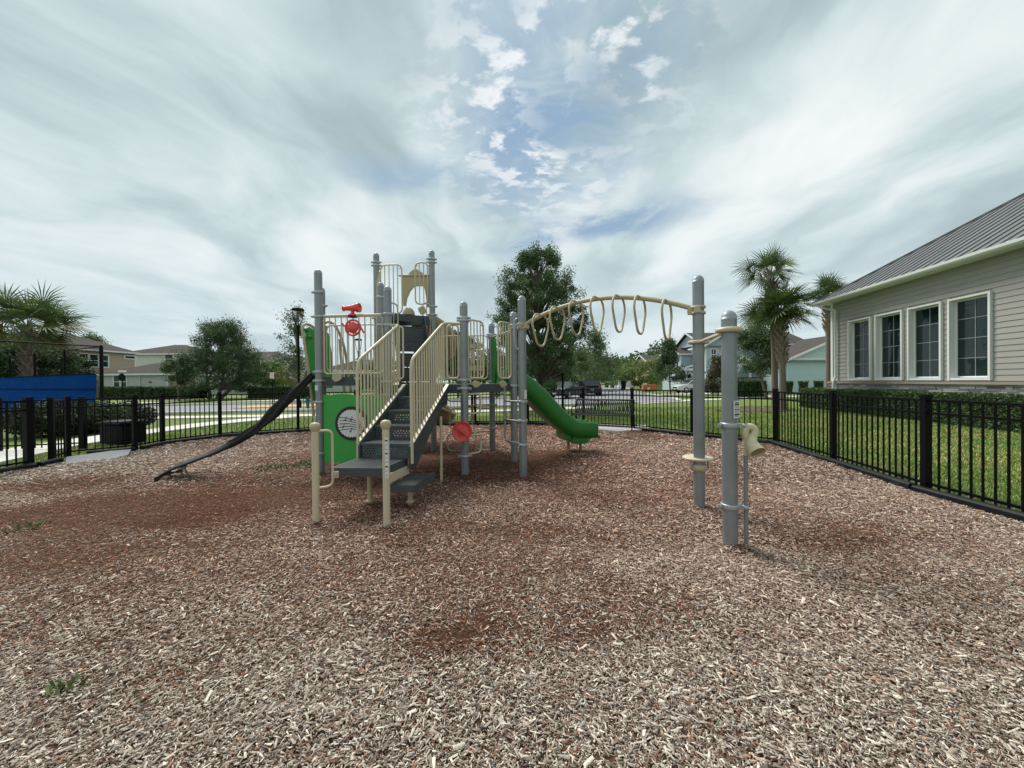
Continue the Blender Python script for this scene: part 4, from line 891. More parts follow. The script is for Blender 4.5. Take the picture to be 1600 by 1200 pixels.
for k, (wd_, th_) in enumerate(((0.05, 0.005), (0.06, 0.012), (0.055, 0.003), (0.06, 0.003), (0.065, 0.007), (0.05, 0.003), (0.06, 0.003), (0.065, 0.012), (0.055, 0.003))): m.box((K_[0]+0.032, K_[1]-0.0615, zc+0.062-0.0155*k), (wd_, 0.002, th_), (0.86, 0.42, 0))
m.build('sticker_print', M_INK, stk)
m = MB(); m.box((I_[0]+0.045, I_[1]-0.048, P(819, 616, I_[1]).z), (0.05, 0.004, 0.14), (0.7, 0.7, 0)); m.build('sticker', M_WHITEP, posts['I'])
m = MB(); m.box((P1[0]-0.02, P1[1]-0.064, P(495, 606, P1[1]).z), (0.05, 0.004, 0.09)); m.build('sticker', M_WHITEP, posts['P1'])
# talk tube
tc_ = P(1165, 700, 3.46); TT = V(tc_.x, tc_.y, 0)
m = MB(); zt_ = P(1165, 712, 3.46).z; m.lathe((TT.x, TT.y, -0.05), [(0.0185, 0), (0.0185, zt_+0.05)], 16); tt = m.build('talk_tube', M_POST, PS); tt['label'] = 'tan plastic talk tube on a slim grey pipe'
m = MB(); zr = P(1165, 690, 3.46).z
prof = []
for k in range(6):
    z = zt_+(zr-zt_)*k/6; hgt_ = (zr-zt_)/6; prof += [(0.020, z), (0.0255, z+hgt_*0.25), (0.0255, z+hgt_*0.6), (0.020, z+hgt_*0.85)]
m.lathe((TT.x, TT.y, 0), prof, 16)
YT = 3.46
loopp = [P(1166, 691, YT), P(1166, 685, YT), P(1163.5, 677, YT), P(1165.5, 670, YT), P(1171.5, 666.5, YT-0.01), P(1178, 669.5, YT-0.02), P(1180, 676, YT-0.03), P(1176, 684, YT-0.04), P(1175, 691, YT-0.06), P(1178, 699, YT-0.08), P(1184.5, 708, YT-0.13)]
lpp = catmull(loopp, 5); nl = len(lpp); rad = list(np.interp(np.linspace(0, 1, nl), [0, 0.1, 0.4, 0.6, 0.72, 0.86, 1.0], [0.028, 0.031, 0.0305, 0.0305, 0.037, 0.054, 0.066])); m.tube(lpp, 0.025, 18, radii=rad, caps=False)
e = lpp[-1]; ed = (lpp[-1]-lpp[-2]).normalized(); q0 = (lpp[-1]-lpp[-2])
m.build('talk_horn', mat('horn_plastic', (0.60, 0.525, 0.34), 0.4, 0, 0.05, 5), tt)
m = MB(); m.lathe(e-ed*0.025, [(0.0, 0), (0.060, 0.0)], 18, ed); m.build('horn_mouth', M_TANB, tt)  # darker disc stands in for the shade inside the open horn
for pyk in (664, 790):
    m = MB(); z = P(1152, pyk, 3.5).z; m.beam(V(K_[0]+0.06, K_[1]-0.02, z), V(TT.x-0.01, TT.y, z-0.01), 0.02, 0.04); m.lathe((TT.x, TT.y, z-0.025), [(0.019, 0), (0.026, 0), (0.026, 0.04), (0.019, 0.04)], 14)
    m.build('bracket', M_CLAMP, tt)

# ================================================================== FENCE
def fence(name, pts, label, h=1.2, step=0.118, psz=0.08, capped=True, group=None, base=0.0, skip=()):
    o = thing(name, label, 'fence' if name != 'metal_gate' else 'gate', (pts[0][0], pts[0][1], 0), group=group)
    for i, p in enumerate(pts):
        d = (Vector(pts[min(i+1, len(pts)-1)])-Vector(pts[max(i-1, 0)])).normalized(); m = MB(); dd = (d.x, d.y, 0)
        m.box((p[0], p[1], (h+0.04)/2-0.02), (psz, psz, h+0.08), dd); m.box((p[0], p[1], h+0.055), (psz+0.016, psz+0.016, 0.02), dd); m.box((p[0], p[1], h+0.07), (psz-0.01, psz-0.01, 0.014), dd)
        m.build('post', M_FENCE, o)
    for i in range(len(pts)-1):
        if i in skip: continue
        a = Vector((*pts[i], 0)); b = Vector((*pts[i+1], 0)); L = (b-a).length; d = (b-a)/L; a2 = a+d*psz/2; b2 = b-d*psz/2; m = MB()
        for z in (h, h-0.165, 0.11): m.beam(a2+V(0, 0, z), b2+V(0, 0, z), 0.028, 0.032)
        n = max(2, int(round((b2-a2).length/step)))
        for k in range(1, n): m.box(a2.lerp(b2, k/n)+V(0, 0, (h+0.03)/2+0.0), (0.018, 0.018, h-0.03), d)
        m.build('picket_panel', M_FENCE, o)
    return o
FB = [tuple(p) for p in FP]
fence('metal_fence', FB[3:12], 'black metal picket fence across the back and left of the mulch, behind the play structure')
fence('metal_fence', [FB[11]]+FB[12:22] if False else FB[12:], 'black metal picket fence running from the bench along the right side of the mulch')
fa = Vector(FB[11]); fb = Vector(FB[12]); 
fence('metal_fence', [tuple(fa+(fb-fa)*0.055), tuple(fa+(fb-fa)*0.945)], 'short black picket fence panel behind the left half of the bench')
fence('metal_gate', FB[1:3], 'black metal picket gate at the far left edge with heavy posts', h=1.22, psz=0.10)
o2 = Vector((-1.0, 0.9)); fence('metal_fence', [(-13.5, 8.6), (-11.9, 8.9), (-10.4, 9.3)], 'second black picket fence behind the gate, before the blue screen', h=1.15, psz=0.09)
m = MB(); pL = G(81, 722); 
# border timbers just inside the fence
def inward(p, q, off):
    d = (q-p).normalized(); n = Vector((-d.y, d.x)); mid_ = (p+q)/2
    if (cen-mid_).dot(n) < 0: n = -n
    return n*off
bp = [Vector(p) for p in FB]
def border(a, b, k):
    t = thing('border_timber', 'black plastic border timber edging the mulch along the fence', 'border edging', ((a.x+b.x)/2, (a.y+b.y)/2, 0), math.atan2((b-a).y, (b-a).x), 'plastic border timbers round the mulch')
    L = (b-a).length; m = MB(); prof = [(-0.055, -0.06), (0.055, -0.06), (0.055, 0.075), (0.035, 0.095), (-0.035, 0.095), (-0.055, 0.075)]; tl = random.uniform(-0.012, 0.012)
    vs = [(x, y, z+tl*s) for s, x in ((-1, -L/2+0.006), (1, L/2-0.006)) for (y, z) in prof]; n = 6
    m.add(vs, [(i, (i+1) % n, n+(i+1) % n, n+i) for i in range(n)]+[tuple(range(n-1, -1, -1)), tuple(range(n, 2*n))]); m.build('timber', M_BORD, t, world=False)
    m = MB(); m.lathe((L/2-0.07, 0, 0.09), [(0, 0.012), (0.018, 0.012), (0.022, 0.0)], 10); m.build('stake_cap', M_BORD, t, world=False)
for i in range(0, len(bp)-1):
    a, b = bp[i], bp[i+1]; off = inward(a, b, 0.14); a2 = a+off; b2 = b+off
    if i == 3: continue          # access ramp here
    if i == 4: a2 = a2.lerp(b2, 0.25)
    border(a2, b2, i)
a, b = bp[3], bp[5]; off = inward(bp[3], bp[4], 0.0)
rp = [G(102, 727), G(104, 720), G(172, 710.5), G(205, 709), G(200, 713), G(165, 719)]
m = MB(); m.add([(rp[0].x, rp[0].y, 0.012), (rp[1].x, rp[1].y, 0.08), (rp[2].x, rp[2].y, 0.085), (rp[3].x, rp[3].y, 0.10), (rp[4].x, rp[4].y, 0.03), (rp[5].x, rp[5].y, 0.012)]+[(q.x, q.y, -0.05) for q in rp], [(0, 5, 4, 3, 2, 1), (0, 1, 7, 6), (1, 2, 8, 7), (2, 3, 9, 8), (3, 4, 10, 9), (4, 5, 11, 10), (5, 0, 6, 11)])
tag(m.build('access_ramp', M_RAMP), 'grey rubber access ramp wedge by the left gate', 'ramp')

# ================================================================== BENCH, BIN, POLES
def bench():
    fwd = Vector((-0.42, -0.9, 0)).normalized(); rt = Vector((-fwd.y, fwd.x, 0)); rt = rt if rt.x > 0 else -rt
    c = Vector((2.78, 11.72, 0.05)); t = thing('park_bench', 'black metal slatted park bench on a concrete pad by the fence', 'bench', tuple(c)); HL = 0.86
    def q(x, y, z): return c+rt*x+fwd*y+V(0, 0, z)
    m = MB(); m.tube([q(-HL, -0.16, 0.86), q(HL, -0.16, 0.86)], 0.02, 8); m.tube([q(-HL, -0.06, 0.44), q(HL, -0.06, 0.44)], 0.018, 8)
    n = 30
    for k in range(n+1):
        x = -HL+2*HL*k/n; pp = catmull([q(x, -0.06, 0.44), q(x+0.03, -0.12, 0.60), q(x-0.01, -0.145, 0.75), q(x+0.03, -0.16, 0.86)], 2)
        for j in range(len(pp)-1): m.beam(pp[j], pp[j+1], 0.032, 0.006, up=fwd)
        if k < n: m.beam(q(x+0.06, -0.075, 0.46), q(x+0.0, -0.150, 0.84), 0.016, 0.006, up=fwd)
    m.build('backrest', M_BENCH, t)
    m = MB(); m.tube([q(-HL, 0.40, 0.43), q(HL, 0.40, 0.43)], 0.02, 8)
    for k in range(n+1):
        x = -HL+2*HL*k/n; m.tube(catmull([q(x, -0.06, 0.44), q(x, 0.15, 0.425), q(x, 0.33, 0.45), q(x, 0.40, 0.43)], 2), 0.009, 5)
    m.build('seat', M_BENCH, t)
    for s in (-1, 1):
        x = s*(HL+0.02); m = MB(); m.tube(fillet([q(x, 0.36, 0.0), q(x, 0.38, 0.45), q(x, 0.40, 0.64), q(x, 0.18, 0.66), q(x, -0.10, 0.62)], 0.07), 0.018, 8); m.build('armrest', M_STEELB, t)
        m = MB(); m.tube(fillet([q(x, -0.24, 0.0), q(x, -0.16, 0.25), q(x, -0.06, 0.45), q(x, -0.17, 0.87)], 0.08), 0.018, 8); m.build('leg', M_STEELB, t)
bench()
def bin_box():
    c = P(193, 690, 10.1); t = thing('storage_bin', 'low black bin with a lid outside the left fence', 'bin', (c.x, c.y, MZ-0.03)); a = (0.96, -0.28, 0)
    m = MB(); z = 0.52; m.box((c.x, c.y, z/2-0.03), (0.80, 0.55, z-0.04), a)
    for k in range(9): m.box((c.x-0.36*0.96+0.09*k*0.96+0.0, c.y-0.28+0.10-0.025*k, z/2), (0.03, 0.02, z-0.1), a)
    m.build('body', M_DKGRN, t); m = MB(); m.box((c.x, c.y, z+0.0), (0.90, 0.64, 0.05), a); m.box((c.x, c.y, z+0.035), (0.80, 0.54, 0.03), a); m.build('lid', M_DKGRN, t)
bin_box()
def street_lamp(px, top, Y, r, label, group='street lamps beyond the fence'):
    c = P(px, top, Y); x, y, zt2 = c.x, c.y, c.z; t = thing('street_lamp', label, 'street lamp', (x, y, MZ), group=group)
    m = MB(); m.lathe((x, y, MZ-0.03), [(0.14, 0), (0.14, 0.4), (0.07, 0.55), (0.06, zt2-1.25), (0.10, zt2-1.2), (0.10, zt2-1.05), (0.0, zt2-1.0)], 12); m.build('pole', M_STEELB, t)
    m = MB()
    for k in range(4):
        a = k*math.pi/2+0.4; dx, dy = math.cos(a), math.sin(a); m.tube(catmull([V(x+dx*0.08, y+dy*0.08, zt2-1.15), V(x+dx*r*0.7, y+dy*r*0.7, zt2-0.65), V(x+dx*r*0.85, y+dy*r*0.85, zt2-0.12)], 4), 0.022, 6)
    m.build('arms', M_STEELB, t); m = MB(); m.lathe((x, y, zt2-0.16), [(0, 0), (r, 0.0), (r*1.02, 0.05), (r*0.8, 0.13), (r*0.3, 0.18), (0, 0.19)], 20); m.build('lamp_head', M_STEELB, t)
street_lamp(465.5, 481, 24, 0.36, 'black street lamp with a flat disc head in front of the sparse tree')
street_lamp(560, 529, 33, 0.30, 'black street lamp seen between the rails below the red wheel')
def sign(px, top, Y, wpx, hpx, label, mm, post_top=None):
    c = P(px, top, Y); t = thing('street_sign', label, 'sign', (c.x, c.y, MZ)); m = MB(); m.lathe((c.x, c.y, MZ-0.03), [(0.03, 0), (0.03, c.z)], 8); m.build('pole', M_STEELB, t)
    w_ = wpx*Y/FPX; h_ = hpx*Y/FPX; m = MB(); m.box((c.x, c.y-0.045, c.z-h_/2), (w_, 0.02, h_)); b = m.build('sign_face', mm, t); return t, b, c, w_, h_
t, b, c, w_, h_ = sign(425.5, 582, 26, 6.0, 9.5, 'small white regulatory sign on a black pole across the road', M_WHITEP)
m = MB(); rr = w_*0.28; m.tube([V(c.x+rr*math.cos(a), c.y-0.06, c.z-h_*0.36+rr*math.sin(a)) for a in [k*math.pi/8 for k in range(16)]], 0.012, 5, True); m.box((c.x, c.y-0.06, c.z-h_*0.8), (w_*0.7, 0.006, h_*0.10)); m.build('sign_symbol', M_RED, b)
c = P(191, 582, 36); t = thing('street_sign', 'white street name blade above the dark back of a stop sign', 'sign', (c.x, c.y, MZ)); m = MB(); m.lathe((c.x, c.y, MZ-0.03), [(0.035, 0), (0.035, c.z)], 8); m.build('pole', M_STEELB, t)
m = MB(); m.plate((c.x, c.y-0.05, P(191, 589.5, 36).z), (1, 0, 0), (0, 0, 1), [(0.36*math.cos(a), 0.36*math.sin(a)) for a in [math.pi/8+k*math.pi/4 for k in range(8)]], 0.02); m.build('octagon_plate', M_DKGRN, t)
m = MB(); m.box((c.x, c.y, P(191, 580, 36).z), (0.80, 0.02, 0.17)); m.build('name_blade', M_WHITEP, t)
c = P(879, 581, 17); t = thing('post_light', 'slim black post behind the green slide, in front of the parked car', 'post', (c.x, c.y, MZ)); m = MB(); m.lathe((c.x, c.y, MZ-0.03), [(0.09, 0), (0.09, 0.35), (0.05, 0.42), (0.045, c.z-0.1), (0.09, c.z-0.08), (0.09, c.z), (0, c.z+0.02)], 12); m.build('pole', M_STEELB, t)
c = G(481, 637); t = thing('fire_hydrant', 'small teal fire hydrant across the lawn', 'hydrant', (c.x, c.y, MZ)); m = MB(); m.lathe((c.x, c.y, MZ-0.03), [(0.16, 0), (0.16, 0.06), (0.10, 0.08), (0.10, 0.5), (0.14, 0.52), (0.13, 0.6), (0.06, 0.68), (0, 0.72)], 12); m.tube([V(c.x-0.2, c.y, 0.4), V(c.x+0.2, c.y, 0.4)], 0.06, 8); m.build('body', M_TEAL, t)

# ================================================================== COURT FENCE on the left
def court():
    k0 = P(158, 540, 14.2); c0 = Vector((k0.x, k0.y)); zt3 = k0.z; cA = Vector((-16.9, 10.8)); cB = Vector((-28, 20.6)); t = thing('court_fence', 'tall black chain link court fence hung with a blue windscreen', 'court fence', (c0.x, c0.y, 0))
    pts = [cA, c0, c0.lerp(cB, 0.25), c0.lerp(cB, 0.5), c0.lerp(cB, 0.75), cB]
    for p in pts:
        m = MB(); big = p is c0; m.lathe((p.x, p.y, MZ-0.03), [(0.055 if big else 0.04, 0), (0.055 if big else 0.04, zt3+0.03), (0, zt3+0.08)], 12); m.build('post', M_STEELB, t)
    m = MB()
    for a, b in ((cA, c0), (c0, cB)):
        for z in (zt3-0.03, 0.15): m.tube([V(a.x, a.y, z), V(b.x, b.y, z)], 0.022, 8)
    m.build('rail', M_STEELB, t)
    for a, b in ((c0, cB), (cA, c0)):
        m = MB(); L = (b-a).length; m.add([(a.x, a.y, 0.1), (b.x, b.y, 0.1), (b.x, b.y, zt3-0.03), (a.x, a.y, zt3-0.03)], [(0, 1, 2, 3)]); m.uv = [(0, 0), (L, 0), (L, zt3), (0, zt3)]; m.build('chain_mesh', M_CHAIN, t)
    m = MB(); d = (cB-c0).normalized(); n = Vector((d.y, -d.x)); n = n if n.y < 0 else -n; N = 60; vs = []
    for k in range(N+1):
        q = c0+d*(0.32+(13.6)*k/N)
        for j, z in enumerate((0.06, 0.5, 1.0, 1.33, 1.37, 1.65, 1.93)):
            w_ = 0.06+0.02*math.sin(k*0.55+j*0.8)+0.012*math.sin(k*1.7); vs.append(V(q.x, q.y, z)+V(n.x, n.y, 0)*(w_ if j not in (3, 4) else 0.045))
    m.add(vs, [(k*7+j, (k+1)*7+j, (k+1)*7+j+1, k*7+j+1) for k in range(N) for j in range(6)], True); ws = m.build('windscreen', M_BLUE, t)
    m = MB(); qa = c0+d*0.32; qb = c0+d*13.9; nn_ = V(n.x, n.y, 0)*0.09
    for z, h_ in ((1.35, 0.035), (1.93, 0.04)): m.beam(V(qa.x, qa.y, z)+nn_, V(qb.x, qb.y, z)+nn_, 0.01, h_)
    m.build('hem', mat('screen_hem', (0.0, 0.012, 0.06), 0.9, spec=0.05), ws)
court()

# ================================================================== VEGETATION
def leaf_quads(c, nrm_rand, size, n, aspect=0.5, droop=None):
    a = RNG.uniform(0, 6.283, n); el = RNG.normal(0.2, 0.5, n); d = np.stack([np.cos(a)*np.cos(el), np.sin(a)*np.cos(el), np.sin(el)], 1)
    o = np.cross(d, RNG.normal(0, 1, (n, 3))); o /= np.linalg.norm(o, axis=1)[:, None]+1e-9; s = size*RNG.uniform(0.6, 1.4, n)[:, None]
    q = np.empty((n, 4, 3)); q[:, 0] = c-d*s*0.5; q[:, 1] = c+o*s*aspect*0.5; q[:, 2] = c+d*s*0.5; q[:, 3] = c-o*s*aspect*0.5; return q
def tree(name, label, px, Y, ytop, ybot, wpx, nleaf=9000, leaf=0.10, tint=(1, 1, 1), trunk_r=0.12, trunk_px=None, shape='oval', seed=1, group=None, clus=90, gap=0.0, base_z=MZ, trunks=1, cr=0.17, depth=1.0):
    rng = random.Random(seed); top = P(px, ytop, Y).z; bot = P(px, ybot, Y).z; cx = P(px, ytop, Y).x; rx = wpx/2*Y/FPX; cz = (top+bot)/2; rz = (top-bot)/2; ry = rx*depth
    bx = P(trunk_px, 600, Y).x if trunk_px else cx; t = thing(name, label, 'tree', (bx, Y, base_z), group=group)
    cl_ = []
    while len(cl_) < clus:
        v = Vector((rng.gauss(0, 1), rng.gauss(0, 1), rng.gauss(0, 1))).normalized(); rr_ = rng.uniform(0.35, 1.0)**0.6; h = v.z*rr_
        if shape == 'egg': k = 1.0
        elif shape == 'cone': k = max(0.06, (0.95-h)*0.56) if h > -0.75 else 0.9
        elif shape == 'umbrella': k = 1.0 if h > -0.5 else 0.75
        elif shape == 'layer': k = (0.35+0.65*(1-h)/2)*(1.15 if math.sin(h*11+seed) > -0.1 else 0.35)
        else: k = math.sqrt(max(0.05, 1-h*h))
        if shape == 'oval': x, y = v.x*rr_, v.y*rr_
        else:
            a = rng.uniform(0, 6.283); q = rng.uniform(0.25, 1)**0.7*k; x, y = q*math.cos(a), q*math.sin(a); h = rng.uniform(-1, 1); 
            k2 = {'egg': max(0.10, 1.06*math.sqrt(max(0, 1-((h+0.42)/1.46)**2))), 'cone': max(0.06, (1.0-h)*0.52), 'umbrella': 1.0-0.35*max(0, h)**2*2 if h < 0.7 else 0.6, 'layer': (0.30+0.7*(1-h)/2)*(1.15 if math.sin(h*11+seed) > -0.1 else 0.4)}[shape]; x = math.cos(a)*q/k*k2; y = math.sin(a)*q/k*k2
        cl_.append(Vector((cx+x*rx*0.92, Y+y*ry*0.92, cz+h*rz*0.93)))
    tr = MB(); lim = []
    for s in range(trunks):
        b0 = Vector((bx+(s-(trunks-1)/2)*0.5, Y+rng.uniform(-.2, .2), base_z-0.05)); t1 = Vector((cx+(s-(trunks-1)/2)*rx*0.5, Y, bot+rz*(0.3 if trunks > 1 else 0.5))); t2 = Vector((cx+(s-(trunks-1)/2)*rx*0.6, Y, top-rz*0.15))
        pth = catmull([b0, b0.lerp(t1, 0.5)+Vector((rng.uniform(-.08, .08), 0, 0)), t1, t1.lerp(t2, 0.6)+Vector((rng.uniform(-.15, .15), 0, 0)), t2], 4); tr.tube(pth, 1, 8, radii=[trunk_r*(1-0.9*i/(len(pth)-1))+0.008 for i in range(len(pth))]); lim.append(pth)
    for c in cl_[::2]:
        pth = lim[rng.randrange(len(lim))]; dz = c.z-rz*0.35-0.35*math.hypot(c.x-cx, c.y-Y); i0 = min(range(len(pth)), key=lambda i: abs(pth[i].z-dz)); i0 = max(i0, 4); a = pth[i0]
        mid_ = a.lerp(c, 0.55)+Vector((0, 0, (c-a).length*0.06)); tr.tube([a, mid_, c], 1, 5, radii=[trunk_r*0.32, trunk_r*0.18, 0.006])
    tr.build('trunk', M_BARK, t)
    per = nleaf//clus; C = np.array([tuple(c) for c in cl_]); pos = np.repeat(C, per, 0); n = len(pos); sc = np.repeat(RNG.uniform(0.6, 1.45, clus), per)*cr*(rx+rz)/2*2.0*(55/clus)**0.33
    off = RNG.normal(0, 1, (n, 3)); off /= np.linalg.norm(off, axis=1)[:, None]; off *= (RNG.random(n)**0.5)[:, None]
    outd = np.repeat((C-np.array((cx, Y, cz-rz*0.4))), per, 0); outd /= np.linalg.norm(outd, axis=1)[:, None]+1e-6
    off[:, 2] *= 0.72; pos = pos+off*sc[:, None]+outd*(RNG.random(n)**4*sc*0.9)[:, None]
    if gap:
        keep = fbm(pos[:, 0]*1.3+seed, pos[:, 2]*1.3+pos[:, 1]*0.7, seed, 2) > gap; pos = pos[keep]; ci = np.repeat(np.arange(clus), per)[keep]; n = len(pos)
    else: ci = np.repeat(np.arange(clus), per)
    ct = RNG.uniform(0.65, 1.35, clus)[ci]; tn = np.array(tint)[None]*(ct*RNG.uniform(0.7, 1.35, n))[:, None]; tn = tn*(1+RNG.normal(0, 0.08, (n, 3)))
    quads_mesh('crown', leaf_quads(pos, None, leaf, n), M_LEAF, t, np.clip(tn, 0.02, 4)); return t
def palm(px, Y, ycen, rpx, label, base_px=None, trunk_r=0.17, nf=34, seed=1, group='sabal palms', boots=True, ybase=None, upb=0.0):
    rng = random.Random(seed); c = P(px, ycen, Y); rr_ = rpx*Y/FPX; bx = P(base_px or px, 600, Y).x; t = thing('palm_tree', label, 'palm', (bx, Y, MZ), group=group); hub = Vector((c.x, c.y, c.z-rr_*0.10))
    m = MB(); pth = catmull([V(bx, Y, MZ-0.05), V(bx*0.8+c.x*0.2, Y, hub.z*0.4), V(bx*0.3+c.x*0.7, Y, hub.z*0.75), hub], 5); n = len(pth); m.tube(pth, 1, 16, radii=[trunk_r*(1.18-0.25*min(1, i/4))*(1+0.03*math.sin(i*2.3)) for i in range(n)]); m.build('trunk', M_PBARK, t)
    if boots:
        m = MB(); z0 = hub.z-rr_*1.35; 
        for k in range(70):
            f = k/70; z = z0+(hub.z-z0)*f; a = k*2.4; tt_ = min(1, max(0, z/hub.z)); xx = bx+(c.x-bx)*tt_; dx, dy = math.cos(a), math.sin(a); r0 = trunk_r*0.85
            m.beam(V(xx+dx*r0, Y+dy*r0, z), V(xx+dx*(r0+0.14+0.10*f)+dy*0.09, Y+dy*(r0+0.14+0.10*f)-dx*0.09, z+0.30+0.05*rng.random()), 0.085, 0.03, up=(dx, dy, 0.3))
        m.build('frond_bases', M_BOOT, t)
    Q = []; T = []
    pet = MB()
    for k in range(nf):
        f = (k+0.5)/nf; a = k*2.39996+rng.uniform(-.25, .25); el = math.asin(max(-0.62, min(0.985, 0.98-1.5*f+rng.uniform(-.08, .08)+upb/60))); L = rr_*rng.uniform(0.22, 0.62); d = Vector((math.cos(a)*math.cos(el), math.sin(a)*math.cos(el), math.sin(el)))
        mid_ = hub+d*L*0.6; tip = hub+d*L+V(0, 0, -0.10*L*(1-abs(math.sin(el)))); pet.tube([hub, mid_, tip], 1, 4, radii=[0.022, 0.016, 0.010], caps=False)
        fw = (tip-mid_).normalized(); side = fw.cross(V(0, 0, 1)); side = side.normalized() if side.length > 0.05 else V(1, 0, 0); rl = rng.uniform(-0.9, 0.9); side = (side*math.cos(rl)+side.cross(fw)*math.sin(rl)).normalized(); up = side.cross(fw).normalized(); FL = rr_*rng.uniform(0.46, 0.60)
        old = f > 0.9 and rng.random() < 0.5; base_t = rng.uniform(0.7, 1.3); col = np.array((1.0, 1.0, 1.0))*base_t
        if rng.random() < 0.2: col = np.array((1.6, 1.35, 0.9))*base_t
        if old: col = np.array((1.3, 0.72, 0.5))
        nl_ = 22
        for j in range(nl_):
            g_ = (j/(nl_-1)-0.5)*2; aa = g_*R(112); ll = FL*(1-0.30*abs(g_)**1.6)*rng.uniform(0.85, 1.1); st_ = tip+fw*(-0.06*ll)
            dirv = (fw*math.cos(aa)+side*math.sin(aa)+up*(0.28*abs(g_)-0.05)).normalized(); p_1 = st_+dirv*ll*0.55; dr = dirv*1.0+V(0, 0, -0.35*rng.uniform(0.3, 1.5)); dr.normalize(); p_2 = p_1+dr*ll*0.45
            wv = dirv.cross(up).normalized()*(0.030*rr_/1.8+0.006); 
            Q.append([st_-wv*0.3, st_+wv*0.3, p_1+wv*0.7, p_1-wv*0.7]); Q.append([p_1-wv*0.7, p_1+wv*0.7, p_2+wv*0.08, p_2-wv*0.08]); tt_ = col*rng.uniform(0.75, 1.25); T += [tt_, tt_*1.1]
    quads_mesh('crown', np.array([[tuple(v) for v in q] for q in Q]), M_PALM, t, np.array(T)); pet.build('leaf_stalks', mat('stalk', (0.14, 0.16, 0.06), 0.5) if 'stalk' not in MATS else MATS['stalk'], t); return t
palm(1205, 19.6, 422, 54, 'tallest of the two joined palms left of the clubhouse', 1211, 0.145, 25, 3, upb=6)
palm(1220, 18.8, 480, 62, 'shorter fuller palm joined to a taller one left of the clubhouse', 1223, 0.145, 52, 5)
palm(1295, 22.5, 462, 40, 'palm half hidden behind the clubhouse roof corner', 1296, 0.18, 30, 8, upb=14)
palm(42, 20.5, 503, 80, 'broad palm behind the blue court windscreen at the left edge', 42, 0.22, 44, 11)
tree('oak_tree', 'broad dark oak in front of the left houses, right of the grey garage', 347, 40, 503, 612, 100, 70000, 0.125, (0.85, 1.0, 0.85), 0.18, 337, 'egg', 3, clus=220, trunks=3, gap=0.22)
tree('oak_tree', 'small dark oak tucked against the left side of the broad oak', 276, 37, 558, 602, 38, 12000, 0.12, (1.0, 1.05, 0.95), 0.07, 282, 'oval', 13, clus=40, gap=0.25)
tree('oak_tree', 'tall dark oak rising behind the green slide and ring beam', 841, 19.5, 388, 622, 152, 120000, 0.085, (0.98, 1.12, 0.95), 0.20, 848, 'egg', 21, clus=340, cr=0.105, gap=0.29)
tree('elm_tree', 'slender loose-crowned tree right of the tall oak, beside the street', 931, 44, 517, 606, 80, 11000, 0.18, (1.25, 1.3, 1.05), 0.10, 931, 'cone', 31, clus=80, gap=0.30)
tree('elm_tree', 'low spreading green tree above the parked dark cars', 905, 58, 545, 597, 104, 14000, 0.24, (1.3, 1.25, 0.85), 0.14, 900, 'oval', 35, clus=70)
tree('maple_tree', 'yellowish green round tree left of the white town house', 1000, 66, 562, 608, 74, 13000, 0.26, (2.0, 1.85, 0.9), 0.12, 1005, 'oval', 41, clus=60)
tree('oak_tree', 'dark green tree in front of the white sport utility vehicle', 1046, 41, 533, 594, 46, 13000, 0.19, (0.95, 1.05, 0.9), 0.09, 1049, 'cone', 43, clus=70, gap=0.22)
tree('magnolia_tree', 'dark reddish shrub-like tree between the two grey posts', 1121, 38, 560, 612, 46, 6000, 0.18, (1.1, 0.72, 0.78), 0.07, 1121, 'cone', 47, clus=40)
tree('oak_tree', 'glossy green tree in front of the porch, left of the joined palms', 1185, 31, 502, 588, 62, 16000, 0.16, (0.95, 1.05, 0.95), 0.10, 1196, 'oval', 51, clus=80, gap=0.25)
tree('pine_tree', 'sparse layered tree behind the street lamp', 463, 36, 482, 590, 78, 5200, 0.17, (0.95, 0.98, 0.95), 0.13, 467, 'layer', 57, clus=62, cr=0.12, gap=0.28)
tree('elm_tree', 'bright green bushy tree behind the small white sign', 417, 45, 560, 608, 50, 9000, 0.2, (1.5, 1.75, 0.9), 0.09, 420, 'oval', 61, clus=45)
tree('maple_tree', 'olive brown small tree below the sparse layered tree', 466, 42, 572, 610, 60, 6000, 0.18, (2.1, 1.45, 0.9), 0.08, 468, 'oval', 67, clus=36, gap=0.3)
tree('oak_tree', 'dark tree behind the right stair rail', 716, 38, 516, 606, 62, 14000, 0.2, (0.95, 1.05, 0.9), 0.12, 716, 'oval', 71, clus=55)
tree('oak_tree', 'dark tree behind the left deck of the play structure', 590, 50, 560, 608, 90, 11000, 0.24, (1.0, 1.1, 0.9), 0.12, 590, 'oval', 73, clus=45)
tree('oak_tree', 'dark spreading tree behind the palm at the left edge', 30, 24, 535, 612, 130, 24000, 0.17, (0.75, 0.9, 0.75), 0.15, 30, 'oval', 79, clus=80)
tree('oak_tree', 'dark tree behind the court fence, left of the beige house', 96, 27, 545, 608, 60, 12000, 0.17, (0.75, 0.9, 0.75), 0.13, 96, 'oval', 83, clus=55)
tree('elm_tree', 'tree top showing over the beige house roof', 142, 62, 519, 560, 36, 3500, 0.25, (1.3, 1.4, 1.0), 0.12, 142, 'oval', 87, clus=26)
tree('elm_tree', 'small leafy tree by the far white house', 968, 62, 580, 604, 22, 2500, 0.2, (1.5, 1.5, 0.9), 0.07, 968, 'oval', 91, clus=22)
